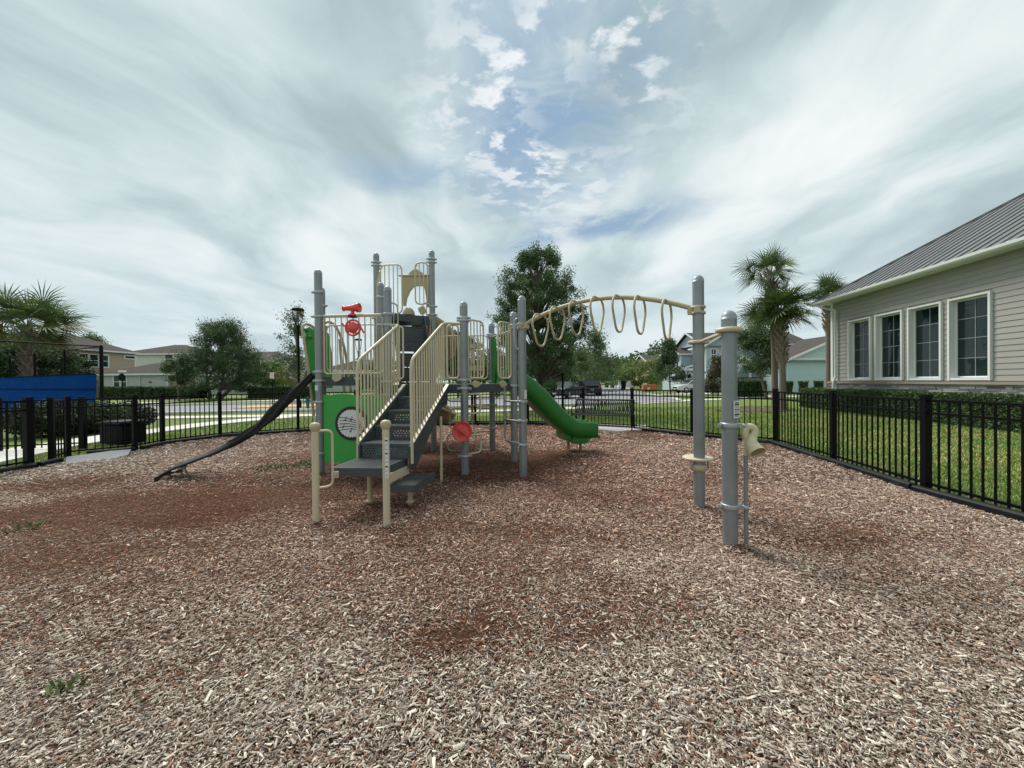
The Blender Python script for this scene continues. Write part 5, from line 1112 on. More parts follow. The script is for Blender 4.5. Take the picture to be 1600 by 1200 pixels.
# distant wood
def wood():
    Q = []; T = []
    for k in range(150):
        px = RNG.uniform(690, 1290); Y = RNG.uniform(125, 180); h = 8+6.5*vnoise(np.array([px*0.03]), np.array([3.0]), 4)[0]+RNG.uniform(-1, 2); x0 = P(px, 590, Y).x; rx = RNG.uniform(3, 5.5)
        n = 520; o = RNG.normal(0, 1, (n, 3)); o /= np.linalg.norm(o, axis=1)[:, None]; o *= (RNG.random(n)**0.45)[:, None]
        pos = np.stack([x0+o[:, 0]*rx, Y+o[:, 1]*rx, h*0.55+o[:, 2]*h*0.48], 1); Q.append(leaf_quads(pos, None, 0.95, n, 0.7)); T.append(np.array((0.95, 1.15, 1.0))[None]*RNG.uniform(0.6, 1.4)*RNG.uniform(0.7, 1.3, n)[:, None])
    tag(quads_mesh('distant_wood', np.concatenate(Q), M_LEAF, tint=np.concatenate(T)), 'far belt of dark green trees on the skyline beyond the street', 'woodland', kind='stuff')
wood()
def hedge(name, pts, wd, z0, z1, label, dens=900, leaf=0.045, cat='hedge', group=None, tint=(1, 1, 1), wav=0.05):
    t = thing(name, label, cat, (pts[0][0], pts[0][1], MZ), group=group); m = MB(); pts = [Vector(p) for p in pts]; Q = []; T = []
    for a, b in zip(pts[:-1], pts[1:]):
        d = (b-a); L = d.length; d.normalize(); n = Vector((-d.y, d.x)); c = (a+b)/2
        m.box((c.x, c.y, (z0+z1)/2-0.04), (L-0.06, wd-0.12, z1-z0-0.12), (d.x, d.y, 0))
        def surf(N, f):
            s = RNG.uniform(0, L, N); r = RNG.uniform(-wd/2, wd/2, N); z = RNG.uniform(z0, z1, N); wv = wav*(fbm(s*1.5, z*1.5+r, 3, 2)-0.5)*2
            if f == 0: z = z1+wv+RNG.uniform(-0.05, 0.02, N)
            elif f == 1: r = np.full(N, -wd/2)-wv+RNG.uniform(-0.02, 0.05, N)
            elif f == 2: r = np.full(N, wd/2)+wv-RNG.uniform(-0.02, 0.05, N)
            else: s = np.where(RNG.random(N) < 0.5, 0.0, L)+RNG.normal(0, 0.03, N)
            return np.stack([a.x+d.x*s+n.x*r, a.y+d.y*s+n.y*r, z], 1)
        for f, ar in ((0, L*wd), (1, L*(z1-z0)), (2, L*(z1-z0)), (3, 2*wd*(z1-z0))):
            N = int(ar*dens); p = surf(N, f); Q.append(leaf_quads(p, None, leaf, N, 0.6)); k = fbm(p[:, 0]*4, p[:, 2]*4+p[:, 1]*4, 8, 2); T.append(np.array(tint)[None]*(0.55+0.9*k*RNG.uniform(0.7, 1.4, N))[:, None])
    m.build('stems', M_CORE, t); quads_mesh('foliage', np.concatenate(Q), M_HEDGE, t, np.concatenate(T)); return t
hedge('hedge', [(11.9+0.18*21+0.55, 21.0), (11.9+0.18*15+0.5, 15.0), (11.9+0.18*9+0.5, 9.0), (11.9+0.18*6+0.5, 6.0)], 1.0, MZ, 0.97, 'long clipped dark green hedge along the clubhouse wall', 1500, 0.06)
for i, (a, b, lab) in enumerate(((161, 224, 'clipped hedge below the grey garage window, longest at the left houses'), (232, 240, 'narrow clipped shrub between two hedge lengths by the garage corner'), (247, 260, 'short clipped hedge block right of the narrow shrub'), (265, 300, 'clipped hedge block nearest the broad oak, left of it'), (391, 492, 'clipped hedge right of the broad oak, behind the small white sign'))):
    A = P(a, 600, 41); B = P(b, 600, 41); hedge('hedge', [(A.x, 41), (B.x, 41)], 0.9, MZ, P(a, 605, 41).z, lab, 330, 0.13, wav=0.08, tint=(1.0, 1.0, 1.0))
for i, (px, lab) in enumerate(((1232, 'dark tapered shrub before the aqua house, nearest the palms'), (1255, 'dark tapered shrub in the middle of the aqua wall'), (1279, 'dark tapered shrub before the aqua house, nearest the clubhouse'))):
    c = P(px, 596, 37); t = thing('clipped_shrub', lab, 'shrub', (c.x, c.y, MZ), group='clipped shrubs at the aqua house'); n = 1500; z = RNG.uniform(0.25, 1.28, n); r = (0.22+0.13*z)*RNG.uniform(0.75, 1.08, n); a = RNG.uniform(0, 6.283, n)
    quads_mesh('foliage', leaf_quads(np.stack([c.x+r*np.cos(a), c.y+r*np.sin(a), z], 1), None, 0.12, n, 0.6), M_HEDGE, t, np.ones((n, 3))*RNG.uniform(0.5, 1.3, n)[:, None]); m = MB(); m.lathe((c.x, c.y, MZ), [(0.05, 0), (0.05, 0.3), (0.2, 0.32), (0.3, 1.15), (0, 1.2)], 10); m.build('stem', M_CORE, t)
for a, b, lab in ((1140, 1164, 'dark clipped hedge below the porch, left half'), (1166, 1192, 'dark clipped hedge below the porch, right half')):
    A = P(a, 600, 33); B = P(b, 600, 33); hedge('hedge', [(A.x, 33), (B.x, 33)], 0.9, MZ, 1.35, lab, 500, 0.11, wav=0.1)
for px, Y, w_, zt4, lab in ((62, 11.6, 1.7, 0.95, 'loose dark shrub behind the gate posts, leftmost of the row'), (112, 12.2, 1.9, 0.95, 'loose dark shrub in front of the blue screen, left one'), (150, 12.6, 1.8, 0.92, 'loose dark shrub in front of the blue screen, middle one'), (192, 13.4, 1.8, 0.85, 'loose dark shrub by the tall fence corner post')):
    c = P(px, 600, Y); t = thing('shrub', lab, 'shrub', (c.x, c.y, MZ), group='loose shrubs below the blue screen'); n = 7000; o = RNG.normal(0, 1, (n, 3)); o /= np.linalg.norm(o, axis=1)[:, None]; o *= (RNG.random(n)**0.4)[:, None]
    quads_mesh('foliage', leaf_quads(np.stack([c.x+o[:, 0]*w_*0.62, c.y+o[:, 1]*0.55, zt4*0.5+o[:, 2]*zt4*0.55*(1+0.2*np.sin(o[:, 0]*9))], 1), None, 0.09, n, 0.5), M_LEAF, t, np.ones((n, 3))*RNG.uniform(0.25, 0.8, n)[:, None])
    m = MB(); [m.tube([V(c.x, c.y, MZ), V(c.x+math.cos(k)*0.4, c.y+math.sin(k)*0.3, zt4*0.6)], 0.012, 5) for k in range(7)]; m.build('stems', M_BARK, t)

# ================================================================== HOUSES
def roof_hip(m, x0, x1, y0, y1, z, rise_, ov=0.4):
    x0 -= ov; x1 += ov; y0 -= ov; y1 += ov; w_ = x1-x0; d_ = y1-y0; k = min(w_, d_)/2
    if w_ >= d_: r = [(x0+k, (y0+y1)/2), (x1-k, (y0+y1)/2)]
    else: r = [((x0+x1)/2, y0+k), ((x0+x1)/2, y1-k)]
    vs = [(x0, y0, z), (x1, y0, z), (x1, y1, z), (x0, y1, z), (*r[0], z+rise_), (*r[1], z+rise_)]
    fs = [(0, 1, 5, 4), (1, 2, 5), (2, 3, 4, 5), (3, 0, 4)] if w_ >= d_ else [(0, 1, 4), (1, 2, 5, 4), (2, 3, 5), (3, 0, 4, 5)]
    m.add(vs, fs+[(3, 2, 1, 0)])
def roof_gable(m, x0, x1, y0, y1, z, rise_, axis='y', ov=0.4):
    x0 -= ov; x1 += ov; y0 -= ov; y1 += ov
    if axis == 'y': xm = (x0+x1)/2; vs = [(x0, y0, z), (x1, y0, z), (x1, y1, z), (x0, y1, z), (xm, y0, z+rise_), (xm, y1, z+rise_)]; fs = [(0, 4, 5, 3), (1, 2, 5, 4), (0, 3, 2, 1)]; ends = [(0, 1, 4), (2, 3, 5)]
    else: ym = (y0+y1)/2; vs = [(x0, y0, z), (x1, y0, z), (x1, y1, z), (x0, y1, z), (x0, ym, z+rise_), (x1, ym, z+rise_)]; fs = [(0, 1, 5, 4), (2, 3, 4, 5), (0, 3, 2, 1)]; ends = [(0, 4, 3), (1, 2, 5)]
    m.add(vs, fs); return vs, ends
def fascia(m, x0, x1, y0, y1, z, ov=0.4, h=0.18):
    x0 -= ov; x1 += ov; y0 -= ov; y1 += ov
    for a, b in (((x0, y0), (x1, y0)), ((x1, y0), (x1, y1)), ((x1, y1), (x0, y1)), ((x0, y1), (x0, y0))): m.beam(V(*a, z-h/2), V(*b, z-h/2), 0.06, h)
def win(parent, c, w_, h_, ax=(1, 0, 0), nrm=(0, -1, 0), nv=1, nh=1, tr=0.12):
    ax = Vector(ax).normalized(); nrm = Vector(nrm).normalized(); c = Vector(c); m = MB()
    for s in (-1, 1): m.box(c+ax*s*(w_/2+tr/2)+nrm*0.02, (tr, 0.08, h_+2*tr), ax, nrm); m.box(c+V(0, 0, s*(h_/2+tr/2))+nrm*0.022, (w_, 0.08, tr), ax, nrm)
    for k in range(1, nv+1): m.box(c+ax*(w_*(k/(nv+1)-0.5))+nrm*0.02, (0.06, 0.04, h_), ax, nrm)
    for k in range(1, nh+1): m.box(c+V(0, 0, h_*(k/(nh+1)-0.5))+nrm*0.021, (w_, 0.04, 0.06), ax, nrm)
    o = m.build('window', M_WHT, parent); m = MB(); m.box(c-nrm*0.0, (w_, 0.03, h_), ax, nrm); m.build('pane', M_GLASS, o)
def house(label, wings, wins=(), fas=True, name='house', doors=()):
    x0 = wings[0][0]; y0 = wings[0][2]; t = thing(name, label, 'house', (x0, y0, MZ))
    for (xa, xb, ya, yb, zb, ze, kind, rise_, mw) in wings:
        m = MB(); m.box(((xa+xb)/2, (ya+yb)/2, (zb+ze)/2), (xb-xa, yb-ya, ze-zb)); wl = m
        r = MB()
        if kind == 'hip': roof_hip(r, xa, xb, ya, yb, ze, rise_)
        else:
            vs, ends = roof_gable(r, xa, xb, ya, yb, ze, rise_, kind)
            if kind == 'y': s = rise_/((xb-xa)/2+0.4); wl.plate(V((xa+xb)/2, ya+0.05, ze), (1, 0, 0), (0, 0, 1), [(-(xb-xa)/2, 0), ((xb-xa)/2, 0), (0, s*(xb-xa)/2)], 0.1)
            else: s = rise_/((yb-ya)/2+0.4); wl.plate(V(xa+0.05, (ya+yb)/2, ze), (0, 1, 0), (0, 0, 1), [(-(yb-ya)/2, 0), ((yb-ya)/2, 0), (0, s*(yb-ya)/2)], 0.1)
        wl.build('wall', mw, t); ro = r.build('roof', M_SHING, t)
        f = MB()
        if kind == 'hip': fascia(f, xa, xb, ya, yb, ze)
        elif kind == 'y':
            xm = (xa+xb)/2
            for s in (-1, 1): f.beam(V(xm+s*((xb-xa)/2+0.4), ya-0.43, ze-0.05), V(xm, ya-0.43, ze+rise_-0.02), 0.06, 0.2); f.beam(V(xm+s*((xb-xa)/2+0.4), ya-0.4, ze-0.09), V(xm+s*((xb-xa)/2+0.4), yb+0.4, ze-0.09), 0.06, 0.18)
        else:
            ym = (ya+yb)/2; f.beam(V(xa-0.4, ya-0.4, ze-0.09), V(xb+0.4, ya-0.4, ze-0.09), 0.06, 0.18)
            for s in (-1, 1): f.beam(V(xa-0.43, ym+s*((yb-ya)/2+0.4), ze-0.05), V(xa-0.43, ym, ze+rise_-0.02), 0.06, 0.2)
        for xc in (xa, xb): f.box((xc, ya, (zb+ze)/2-0.1), (0.14, 0.14, ze-zb-0.2))
        f.build('trim', M_WHT, ro)
    for wn in wins: win(t, *wn)
    for (c, w_, h_) in doors:
        m = MB(); m.box(c, (w_, 0.08, h_)); 
        for k in range(4): m.box((c[0], c[1]-0.05, c[2]-h_/2+h_*(k+0.5)/4), (w_*0.92, 0.03, h_/4-0.08))
        m.build('garage_door', M_WHT, t)
    return t
def X(px, Y): return P(px, 600, Y).x
def Zy(px, py, Y): return P(px, py, Y).z
# beige two-storey house with the pale grey garage wing in front
Yb = 41; XR = -47.9
def yx(px): return XR*601/(px-800)
zE = P(222, 551, 48.8).z
tb_ = house('beige two-storey house behind the court fence corner', [(-60, XR, Yb, 48.9, MZ, zE, 'hip', 2.0, M_SBEIGE)],
      [(V(XR, yx(p_), zE-1.25), 0.85, 1.35, (0, 1, 0), (1, 0, 0), 0, 1) for p_ in (131, 147, 163)]+[(V(XR, yx(204), zE-0.62), 1.3, 0.26, (0, 1, 0), (1, 0, 0), 0, 0), (V(-52, Yb, zE-1.25), 1.2, 1.35, (1, 0, 0), (0, -1, 0), 0, 1)])
m = MB(); m.box((XR, 48.9, zE/2), (0.14, 0.14, zE-0.2)); m.build('corner_board', M_WHT, tb_)
Yg = 43; tg = house('pale grey single-storey garage wing behind the clipped hedge', [(X(158, Yg), X(262, Yg), Yg, Yg+6.5, MZ, Zy(200, 584, Yg), 'hip', 1.35, M_SGREY)],
      [(V(X(183, Yg), Yg, Zy(183, 596.5, Yg)), 0.6, 1.35, (1, 0, 0), (0, -1, 0), 0, 1), (V(X(194, Yg), Yg, Zy(194, 596.5, Yg)), 0.55, 1.35, (1, 0, 0), (0, -1, 0), 0, 1)])
m = MB(); q = V(X(219.5, Yg), Yg-0.08, 0); m.tube([q+V(0, 0, 0.1), q+V(0, 0, Zy(220, 585, Yg))], 0.05, 8); m.build('downpipe', M_WHT, tg); m = MB(); m.box((X(235, Yg), Yg-0.05, Zy(235, 597, Yg)), (0.2, 0.1, 0.15)); m.build('wall_vent', M_INK, tg)
Y2 = 58; house('pale two-storey house with a long brown hip roof behind the garage', [(X(186, Y2), X(297, Y2), Y2, Y2+9, MZ, Zy(250, 552.5, Y2), 'hip', 1.75, M_SWHITE)], [(V(X(265, Y2), Y2, Zy(265, 561, Y2)), 1.1, 1.3, (1, 0, 0), (0, -1, 0), 0, 1)])
m = MB(); m.box(((X(246, 43.5)+X(305, 43.5))/2, 43.5, Zy(270, 594.5, 43.5)/2), (X(305, 43.5)-X(246, 43.5), 0.15, Zy(270, 594.5, 43.5))); m.box(((X(246, 43.5)+X(305, 43.5))/2, 43.5, Zy(270, 594.5, 43.5)+0.03), (X(305, 43.5)-X(246, 43.5), 0.22, 0.06)); tag(m.build('garden_wall', M_STAN), 'low tan garden wall behind the hedge beside the garage', 'wall')
Y3 = 58; house('pale sage house with brown hip roof behind the broad oak', [(X(318, Y3), X(452, Y3), Y3, Y3+10, MZ, Zy(400, 563.5, Y3), 'hip', 1.75, M_SSAGE), (X(430, Y3-3), X(475, Y3-3), Y3-3, Y3, MZ, Zy(440, 564, Y3-3), 'hip', 0.9, M_SWHITE)],
      [(V(X(440, Y3-3), Y3-3, Zy(440, 590, Y3-3)), 0.5, 1.7, (1, 0, 0), (0, -1, 0), 0, 1), (V(X(450, Y3-3), Y3-3, Zy(450, 590, Y3-3)), 0.5, 1.7, (1, 0, 0), (0, -1, 0), 0, 1), (V(X(403, Y3), Y3, Zy(403, 574, Y3)), 1.2, 1.1, (1, 0, 0), (0, -1, 0), 0, 1)], doors=[((X(386, Y3), Y3-0.1, 1.15), 2.7, 2.3)])
Y4 = 47; house('pale house with brown roof behind the left deck rails', [(X(500, 62), X(590, 62), 62, 70, MZ, Zy(540, 578, 62), 'hip', 1.7, M_SWHITE)], [(V(X(545, 62), 62, Zy(545, 590, 62)), 1.2, 1.2, (1, 0, 0), (0, -1, 0), 0, 1)])
# pale blue town house
tt_ = house('pale blue two-storey town house with a gabled bay and porch behind the grey posts', [
    (X(1100, 46), X(1262, 46), 46, 54, MZ, Zy(1160, 538, 46), 'x', 1.9, M_SBLUE),
    (X(1064, 49), X(1100, 49), 49, 55, MZ, Zy(1075, 552.5, 49), 'x', 1.0, M_SBLUE),
    (X(1103, 43), X(1146, 43), 43, 46, MZ, Zy(1120, 541, 43), 'y', 1.15, M_SBLUE)],
    [(V(X(1115, 43), 43, Zy(1115, 554, 43)), 0.50, 1.15, (1, 0, 0), (0, -1, 0), 1, 1), (V(X(1215, 46), 46, Zy(1215, 552, 46)), 0.9, 1.3, (1, 0, 0), (0, -1, 0), 0, 1), (V(X(1073, 49), 49, Zy(1073, 592, 49)), 1.0, 1.9, (1, 0, 0), (0, -1, 0), 0, 0)])
def porch(par, pxa, pxb, Y, ye, pk, posts_px, dep=2.2):
    xa, xb = X(pxa, Y), X(pxb, Y); z = Zy(pxa, ye, Y); m = MB(); vs, ends = roof_gable(m, xa, xb, Y, Y+dep, z, Zy((pxa+pxb)/2, pk, Y)-z, 'y', 0.15); m.add([vs[i] for i in ends[0]], [(0, 1, 2)]); r = m.build('porch_roof', M_SHING, par)
    m = MB(); m.beam(V(xa-0.15, Y-0.17, z-0.12), V(xb+0.15, Y-0.17, z-0.12), 0.1, 0.3); xm = (xa+xb)/2
    for s in (-1, 1): m.beam(V(xm+s*((xb-xa)/2+0.15), Y-0.2, z), V(xm, Y-0.2, Zy((pxa+pxb)/2, pk, Y)), 0.08, 0.2)
    m.build('porch_trim', M_WHT, r)
    for p_ in posts_px: m = MB(); x_ = X(p_, Y); m.box((x_, Y, (z-0.25)/2), (0.22, 0.22, z-0.25)); m.box((x_, Y, 0.45), (0.34, 0.34, 0.9)); m.beam(V(x_, Y, z-1.0), V(x_+0.55, Y, z-0.3), 0.1, 0.12); m.beam(V(x_, Y, z-1.0), V(x_-0.55, Y, z-0.3), 0.1, 0.12); m.build('porch_post', M_WHT, par)
porch(tt_, 1148, 1174, 42, 569, 556, (1150, 1172), 4); porch(tt_, 1066, 1100, 47.3, 576, 571, (1072, 1084), 1.7)
ta = house('aqua single-storey house with a brown gable roof left of the clubhouse', [(X(1226, 40), X(1226, 40)+13, 40, 53, MZ, Zy(1226, 565, 40), 'y', 2.9, M_SAQUA)])
m = MB(); m.box((X(1226, 40)+6.5, 39.95, Zy(1260, 561, 40)), (13, 0.08, 0.22)); m.tube([V(X(1229, 40), 39.9, 0), V(X(1229, 40), 39.9, 3.1)], 0.05, 8); m.build('trim_band', M_WHT, ta)
house('house with only its brown hip roof showing over the aqua house', [(X(1212, 58), X(1330, 58), 58, 68, MZ, Zy(1240, 549, 58), 'hip', 2.6, M_SGREY)])
house('far low white house at the end of the street', [(X(972, 88), X(1004, 88), 88, 95, MZ, Zy(980, 586, 88), 'hip', 1.3, M_SWHITE)], [(V(X(990, 88), 88, 1.4), 1.4, 1.2, (1, 0, 0), (0, -1, 0), 0, 1)])
house('house with a brown gable showing above the yellowish tree', [(X(1014, 72), X(1052, 72), 72, 80, MZ, Zy(1030, 566, 72), 'x', 1.6, M_STAN)])

# ---- clubhouse
def clubhouse():
    O = Vector((15.86, 19.06, 0)); s_ = Vector((-0.148, -0.989, 0)).normalized(); n_ = Vector((-0.989, 0.148, 0)).normalized(); LW = 24.0
    t = thing('clubhouse', 'large taupe clubhouse with white framed windows, stone base and grey metal roof at the right', 'clubhouse', tuple(O))
    def q(s, n, z): return O+s_*s+n_*n+V(0, 0, z)
    zs0, zs1, ztp = 0.0, 1.26, 5.20; wins = [(1.22+1.588*k, 1.22+1.588*k+1.35) for k in range(4)]+[(12.2+1.588*k, 13.55+1.588*k) for k in range(4)]; WZ0, WZ1 = 1.40, 4.15
    # core wall, with openings
    m = MB(); xs_ = [0]+[v for w_ in wins for v in w_]+[LW]; wt = 0.10
    for i in range(0, len(xs_), 2):
        a, b = xs_[i], xs_[i+1]; m.box(q((a+b)/2, -wt, (zs1+ztp)/2), (b-a, 0.16, ztp-zs1), s_, n_)
    for a, b in wins: m.box(q((a+b)/2, -wt, (WZ1+ztp)/2), (b-a, 0.158, ztp-WZ1), s_, n_); m.box(q((a+b)/2, -wt, (zs1+WZ0)/2), (b-a, 0.158, WZ0-zs1), s_, n_)
    # end wall (facing away up the street) and back
    m.box(q(0.08, -6.2, ztp/2), (0.16, 12, ztp), s_, n_)
    m.build('wall', M_CLUB, t)
    # lap boards
    m = MB(); pitch = 0.178; z = 1.38
    while z < ztp:
        z2 = min(z+pitch, ztp)
        if z2 <= WZ0+0.02 or z >= WZ1-0.02: spans = [(0, LW)]
        else: spans = [(xs_[i], xs_[i+1]) for i in range(0, len(xs_), 2)]
        for a, b in spans:
            A = [q(a, 0.021, z), q(b, 0.021, z), q(b, 0.004, z2), q(a, 0.004, z2), q(a, -0.02, z), q(b, -0.02, z), q(b, -0.02, z2), q(a, -0.02, z2)]
            m.add(A, [(0, 1, 2, 3), (4, 5, 1, 0), (0, 3, 7, 4), (1, 5, 6, 2)])
        z = z2
    m.build('lap_siding', M_CLUB, t)
    # stone base: individual ledge stones
    m = MB(); m.tint = []; z = -0.05; rg = random.Random(4)
    while z < 1.26:
        h = rg.uniform(0.05, 0.11); s = rg.uniform(-0.3, 0)
        while s < 16:
            L = rg.uniform(0.18, 0.6); g_ = rg.uniform(0.45, 1.45); m.cur = (g_, g_*rg.uniform(0.95, 1.02), g_*rg.uniform(0.9, 1.06)); dn_ = rg.uniform(0.05, 0.09); m.box(q(s+L/2, dn_/2, z+h/2), (L-0.012, dn_, min(h, 1.27-z)-0.010), s_, n_); s += L
        z += h
    m.build('stone_base', M_STONE, t)
    m = MB(); m.box(q(8, 0.05, 1.31), (16.3, 0.16, 0.09), s_, n_); m.build('stone_ledge', mat('ledge_cap', (0.30, 0.265, 0.22), 0.85, 0, 0.15, 4), t)
    # windows
    for a, b in wins:
        c = (a+b)/2; tr = 0.065; m = MB(); zc = (WZ0+WZ1)/2
        for s in (a+tr/2, b-tr/2): m.box(q(s, -0.055, zc), (tr, 0.24, WZ1-WZ0), s_, n_)
        m.box(q(c, -0.055, WZ1-tr/2), (b-a-2*tr, 0.238, tr), s_, n_); m.box(q(c, -0.05, WZ0+0.04), (b-a-2*tr, 0.245, 0.08), s_, n_)
        m.box(q(a+tr/2, 0.075, zc), (tr, 0.03, WZ1-WZ0+0.01), s_, n_); m.box(q(b-tr/2, 0.075, zc), (tr, 0.03, WZ1-WZ0+0.01), s_, n_); m.box(q(c, 0.077, WZ1-tr/2), (b-a-2*tr, 0.03, tr), s_, n_)
        iw0, iw1 = a+tr, b-tr; zb0, zb1 = WZ0+0.08, WZ1-tr
        for s in (iw0+0.015, iw1-0.015): m.box(q(s, -0.14, zc), (0.03, 0.05, zb1-zb0), s_, n_)
        m.box(q(c, -0.14, zb0+0.03), (iw1-iw0-0.06, 0.05, 0.05), s_, n_); m.box(q(c, -0.14, zb1-0.03), (iw1-iw0-0.06, 0.05, 0.05), s_, n_)
        o = m.build('window', M_WHT, t)
        m = MB(); m.box(q(c, -0.155, zc), (iw1-iw0, 0.02, zb1-zb0), s_, n_); m.build('pane', M_GLASS, o)
        m = MB(); m.box(q(c, -0.138, zc), (0.016, 0.012, zb1-zb0-0.1), s_, n_)
        for k in (1, 2, 3): m.box(q(c, -0.139, zb0+(zb1-zb0)*k/4), (iw1-iw0-0.1, 0.012, 0.016), s_, n_)
        m.build('muntins', M_MUNT, o)
    # corner board, downpipe
    m = MB(); m.box(q(0.06, 0.02, (1.37+ztp)/2), (0.14, 0.06, ztp-1.37), s_, n_); m.build('corner_board', M_WHT, t)
    m = MB(); pth = fillet([q(-0.10, 0.62, 5.16), q(0.05, 0.5, 5.0), q(0.42, 0.12, 4.80), q(0.42, 0.10, 1.6), q(0.42, 0.20, 1.35), q(0.42, 0.22, 0.1)], 0.08); m.tube(pth, 0.05, 8); m.build('downpipe', M_WHT, t)
    # soffit, fascia, gutter, hip roof
    E0 = 5.24; ov = 0.55; a0 = -0.55
    m = MB(); m.box(q(LW/2, ov/2-0.05, E0-0.035), (LW+0.9, ov+0.1, 0.03), s_, n_); m.build('soffit', M_WHT, t)
    m = MB(); gp = [(0.0, -0.07), (0.05, -0.07), (0.10, -0.02), (0.11, 0.06), (0.10, 0.065), (0.09, 0.0), (0.04, -0.05), (0.0, -0.05)]
    A = [q(a0, ov+x_, E0+z_) for x_, z_ in gp]; B = [q(LW, ov+x_, E0+z_) for x_, z_ in gp]; n = len(gp); m.add(A+B, [(i, (i+1) % n, n+(i+1) % n, n+i) for i in range(n)]+[tuple(range(n))])
    m.box(q((LW+a0)/2, ov-0.01, E0+0.0), (LW-a0, 0.03, 0.16), s_, n_)
    for k in range(26): m.box(q(a0+0.4+k*0.95, ov+0.05, E0+0.068), (0.09, 0.10, 0.012), s_, n_)
    m.build('gutter', M_WHT, t)
    sl_ = 0.655; RN = 6.4
    m = MB(); m.add([q(a0, ov, E0+0.07), q(LW+8, ov, E0+0.07), q(LW+8, ov-RN, E0+0.07+sl_*RN), q(a0+RN, ov-RN, E0+0.07+sl_*RN)], [(0, 1, 2, 3)])
    m.add([q(a0, ov, E0+0.07), q(a0+RN, ov-RN, E0+0.07+sl_*RN), q(a0, ov-2*RN, E0+0.07)], [(0, 1, 2)]); r = m.build('roof', M_METROOF, t)
    m = MB(); 
    up = (V(0, 0, 1)+(-n_*(-1))*sl_).normalized()
    k = 0; s = a0+0.25
    while s < LW:
        ln = min(RN, s-a0)
        if ln > 0.1: m.beam(q(s, ov, E0+0.09), q(s, ov-ln, E0+0.09+sl_*ln), 0.022, 0.045, up=n_*sl_+V(0, 0, 1))
        s += 0.42
    m.beam(q(a0, ov, E0+0.10), q(a0+RN, ov-RN, E0+0.10+sl_*RN), 0.14, 0.05); m.build('standing_seams', M_METROOF, r)
clubhouse()

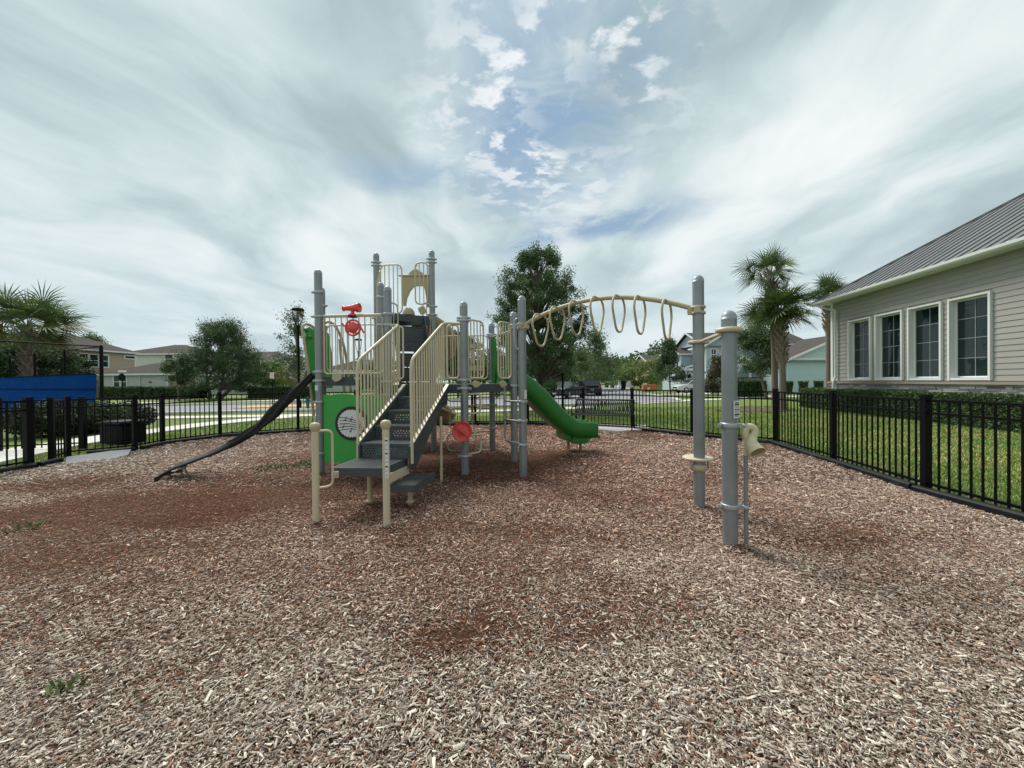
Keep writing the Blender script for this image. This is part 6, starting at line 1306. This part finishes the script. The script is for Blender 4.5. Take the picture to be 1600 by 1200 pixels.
# ================================================================== VEHICLES and street things
def car(label, cat, x, y, rz, paint, L=4.5, Wd=1.82, H=1.62, suv=True):
    t = thing('parked_car', label, cat, (x, y, MZ+0.006), rz); b = MB(); hw = Wd/2
    low = [(-L/2, 0.45), (-L/2+0.05, 0.85), (-L/2+0.25, 0.95), (-L/2+1.2, 1.02), (L/2-1.25, 1.02), (L/2-0.35, 0.90), (L/2-0.02, 0.72), (L/2, 0.42), (L/2-0.12, 0.26), (-L/2+0.12, 0.26)]
    n = len(low); vs = []
    for yy, k in ((-hw, 0.0), (-hw*0.97, 0.06), (hw*0.97, 0.06), (hw, 0.0)): pass
    for side, wy, ins in ((0, -hw, 0.06), (1, -hw+0.07, 0.0), (2, hw-0.07, 0.0), (3, hw, 0.06)):
        for (xx, z) in low: vs.append((xx*(1-ins*0.35), wy, 0.64+(z-0.64)*(1-ins*1.6)))
    fs = [(j*n+i, j*n+(i+1) % n, (j+1)*n+(i+1) % n, (j+1)*n+i) for j in range(3) for i in range(n)]+[tuple(range(n)), tuple(range(4*n-1, 3*n-1, -1))]; b.add(vs, fs, False)
    rx0, rx1 = (-L/2+0.55, L/2-2.0) if suv else (-L/2+1.1, L/2-2.1)
    gb = [(-L/2+0.12 if suv else -L/2+0.6, 1.0), (rx0, H-0.04), (rx0+0.3, H), (rx1-0.15, H), (rx1, H-0.05), (L/2-1.1, 1.0)]; g_ = len(gb)
    def shell(mm, pts, w0, w1):
        z0, z1 = 1.0, H; V_ = []
        for s in (-1, 1):
            for xx, z in pts: V_.append((xx, s*(w0+(w1-w0)*(z-z0)/(z1-z0)), z))
        k = len(pts); mm.add(V_, [tuple(range(k)), tuple(range(2*k-1, k-1, -1))]+[(i, i+1, k+i+1, k+i) for i in range(k-1)])
    gl = MB(); shell(gl, gb, hw-0.09, hw-0.30); b.box((((rx0+rx1)/2+0.05), 0, H+0.005), (rx1-rx0-0.2, Wd-0.66, 0.03))
    for s in (-1, 1):
        for (xa, za), (xb, zb) in ((gb[0], gb[1]), (gb[5], gb[4]), ((0.15, 1.0), (0.1, H-0.02)), ((rx0, H-0.02), (rx1, H-0.04))):
            f = lambda z: s*(hw-0.085+(-0.21)*(z-1.0)/(H-1.0)); b.beam(V(xa, f(za), za), V(xb, f(zb), zb), 0.06, 0.07)
        b.box((L/2-1.45, s*(hw+0.06), 1.02), (0.12, 0.14, 0.12))
    body = b.build('body', paint, t, world=False); gl.build('windows', M_CGLASS, t, world=False)
    for sx in (-L/2+0.85, L/2-0.88):
        for s in (-1, 1):
            w_ = MB(); w_.lathe((sx, s*(hw-0.10), 0.34), [(0.2, -0.11), (0.33, -0.11), (0.345, -0.08), (0.345, 0.08), (0.33, 0.115), (0.22, 0.12)], 20, (0, s, 0)); o = w_.build('wheel', M_TYRE, t, world=False)
            w_ = MB(); w_.lathe((sx, s*(hw-0.10), 0.34), [(0, 0.10), (0.05, 0.11), (0.21, 0.115), (0.22, 0.12)], 16, (0, s, 0)); w_.build('rim', M_RIM, o, world=False)
    for s in (-1, 1):
        w_ = MB(); w_.box((L/2-0.20, s*(hw-0.24), 0.78), (0.30, 0.36, 0.13)); w_.build('headlight', M_LAMPG, t, world=False); w_ = MB(); w_.box((-L/2+0.10, s*(hw-0.18), 0.88), (0.18, 0.26, 0.20)); w_.build('tail_light', M_TAIL, t, world=False)
    w_ = MB(); w_.box((L/2-0.04, 0, 0.62), (0.10, 0.9, 0.18)); w_.build('grille', M_INK, t, world=False)
    w_ = MB(); w_.box((-L/2+0.06, 0, 0.42), (0.14, 1.4, 0.16)); w_.build('bumper', M_INK, t, world=False); w_ = MB(); w_.box((L/2-0.05, 0, 0.40), (0.12, 1.3, 0.12)); w_.build('bumper', M_INK, t, world=False)
    w_ = MB(); w_.box((L/2+0.015, 0, 0.47), (0.02, 0.34, 0.14)); w_.box((-L/2-0.015, 0, 0.62), (0.02, 0.34, 0.14)); w_.build('number_plate', M_WHITEP, t, world=False)
MC1 = mat('car_paint_grey', (0.045, 0.055, 0.07), 0.25, 0.5, 0.03); MC2 = mat('car_paint_black', (0.016, 0.018, 0.02), 0.2, 0.2, 0.03); MC3 = mat('car_paint_white', (0.62, 0.64, 0.65), 0.25, 0.1, 0.03); MC4 = mat('car_paint_silver', (0.38, 0.41, 0.43), 0.25, 0.6, 0.03)
c = P(886, 612, 34); car('dark grey car parked in the road behind the black post', 'car', c.x, c.y, R(232), MC1, 4.2, 1.8, 1.52)
c = P(922, 608, 40); car('black car with its rear showing, right of the dark grey car', 'car', c.x, c.y, R(84), MC2, 4.5, 1.85, 1.6)
c = P(910, 600, 50); car('silver car just showing between the two dark cars', 'car', c.x, c.y, R(66), MC4, 4.5, 1.8, 1.6)
c = P(1085, 603, 44.5); car('white sport utility vehicle parked before the pale blue town house', 'car', c.x, c.y, R(184), MC3, 4.7, 1.9, 1.68)
c = P(1158, 596, 40.5); car('dark car in the carport behind the porch hedge', 'car', c.x, c.y, R(180), MC2, 4.4, 1.8, 1.7)
def crate():
    c = G(1014, 611.5); a = V(1, 0.1, 0); t = thing('cardboard_box', 'large open orange brown box by the kerb left of the white vehicle', 'box', (c.x, c.y, MZ)); m = MB()
    for x, w_ in ((-0.46, 0.85), (0.46, 0.85)): m.box((c.x+x, c.y, 0.47), (w_, 0.5, 0.98), a)
    m.build('carton', M_ORNG, t); m = MB(); m.box((c.x-0.62, c.y-0.30, 1.0), (0.5, 0.03, 0.25), a, None, None); m.box((c.x-0.05, c.y-0.27, 0.32), (0.5, 0.04, 0.45), a); m.build('label', M_WHITEP, t)
crate()
def wheelie(px, py, Y, label, h=1.05):
    c = P(px, py, Y); t = thing('wheelie_bin', label, 'bin', (c.x, c.y, MZ)); m = MB(); w0, w1 = 0.26, 0.34
    m.add([(c.x+sx*w0, c.y+sy*w0, 0.08) for sx, sy in ((-1, -1), (1, -1), (1, 1), (-1, 1))]+[(c.x+sx*w1, c.y+sy*w1, h) for sx, sy in ((-1, -1), (1, -1), (1, 1), (-1, 1))], [(3, 2, 1, 0), (4, 5, 6, 7), (0, 1, 5, 4), (1, 2, 6, 5), (2, 3, 7, 6), (3, 0, 4, 7)]); m.build('body', M_DKGRN, t)
    m = MB(); m.box((c.x, c.y, h+0.03), (0.74, 0.76, 0.06)); m.tube([V(c.x-0.3, c.y+0.4, h), V(c.x+0.3, c.y+0.4, h)], 0.02, 6); m.build('lid', M_DKGRN, t); m = MB()
    for s in (-1, 1): m.lathe((c.x+s*0.28, c.y+0.3, 0.12), [(0, 0), (0.12, 0), (0.12, 0.05), (0, 0.05)], 12, (s, 0, 0))
    m.build('wheel', M_TYRE, t)
wheelie(948, 600, 80, 'dark wheelie bin at the far kerb, left of the pair'); wheelie(957, 600, 76, 'dark wheelie bin at the far kerb, right of the pair'); wheelie(974, 603, 60, 'dark bin under the small leafy tree by the far house', 1.3); wheelie(309, 612, 39, 'dark bin beside the hedge block, left of the pair at the oak', 1.0); wheelie(316, 612, 39.3, 'dark bin beneath the broad oak, right of the pair', 1.15)
print('objects', len(bpy.data.objects))
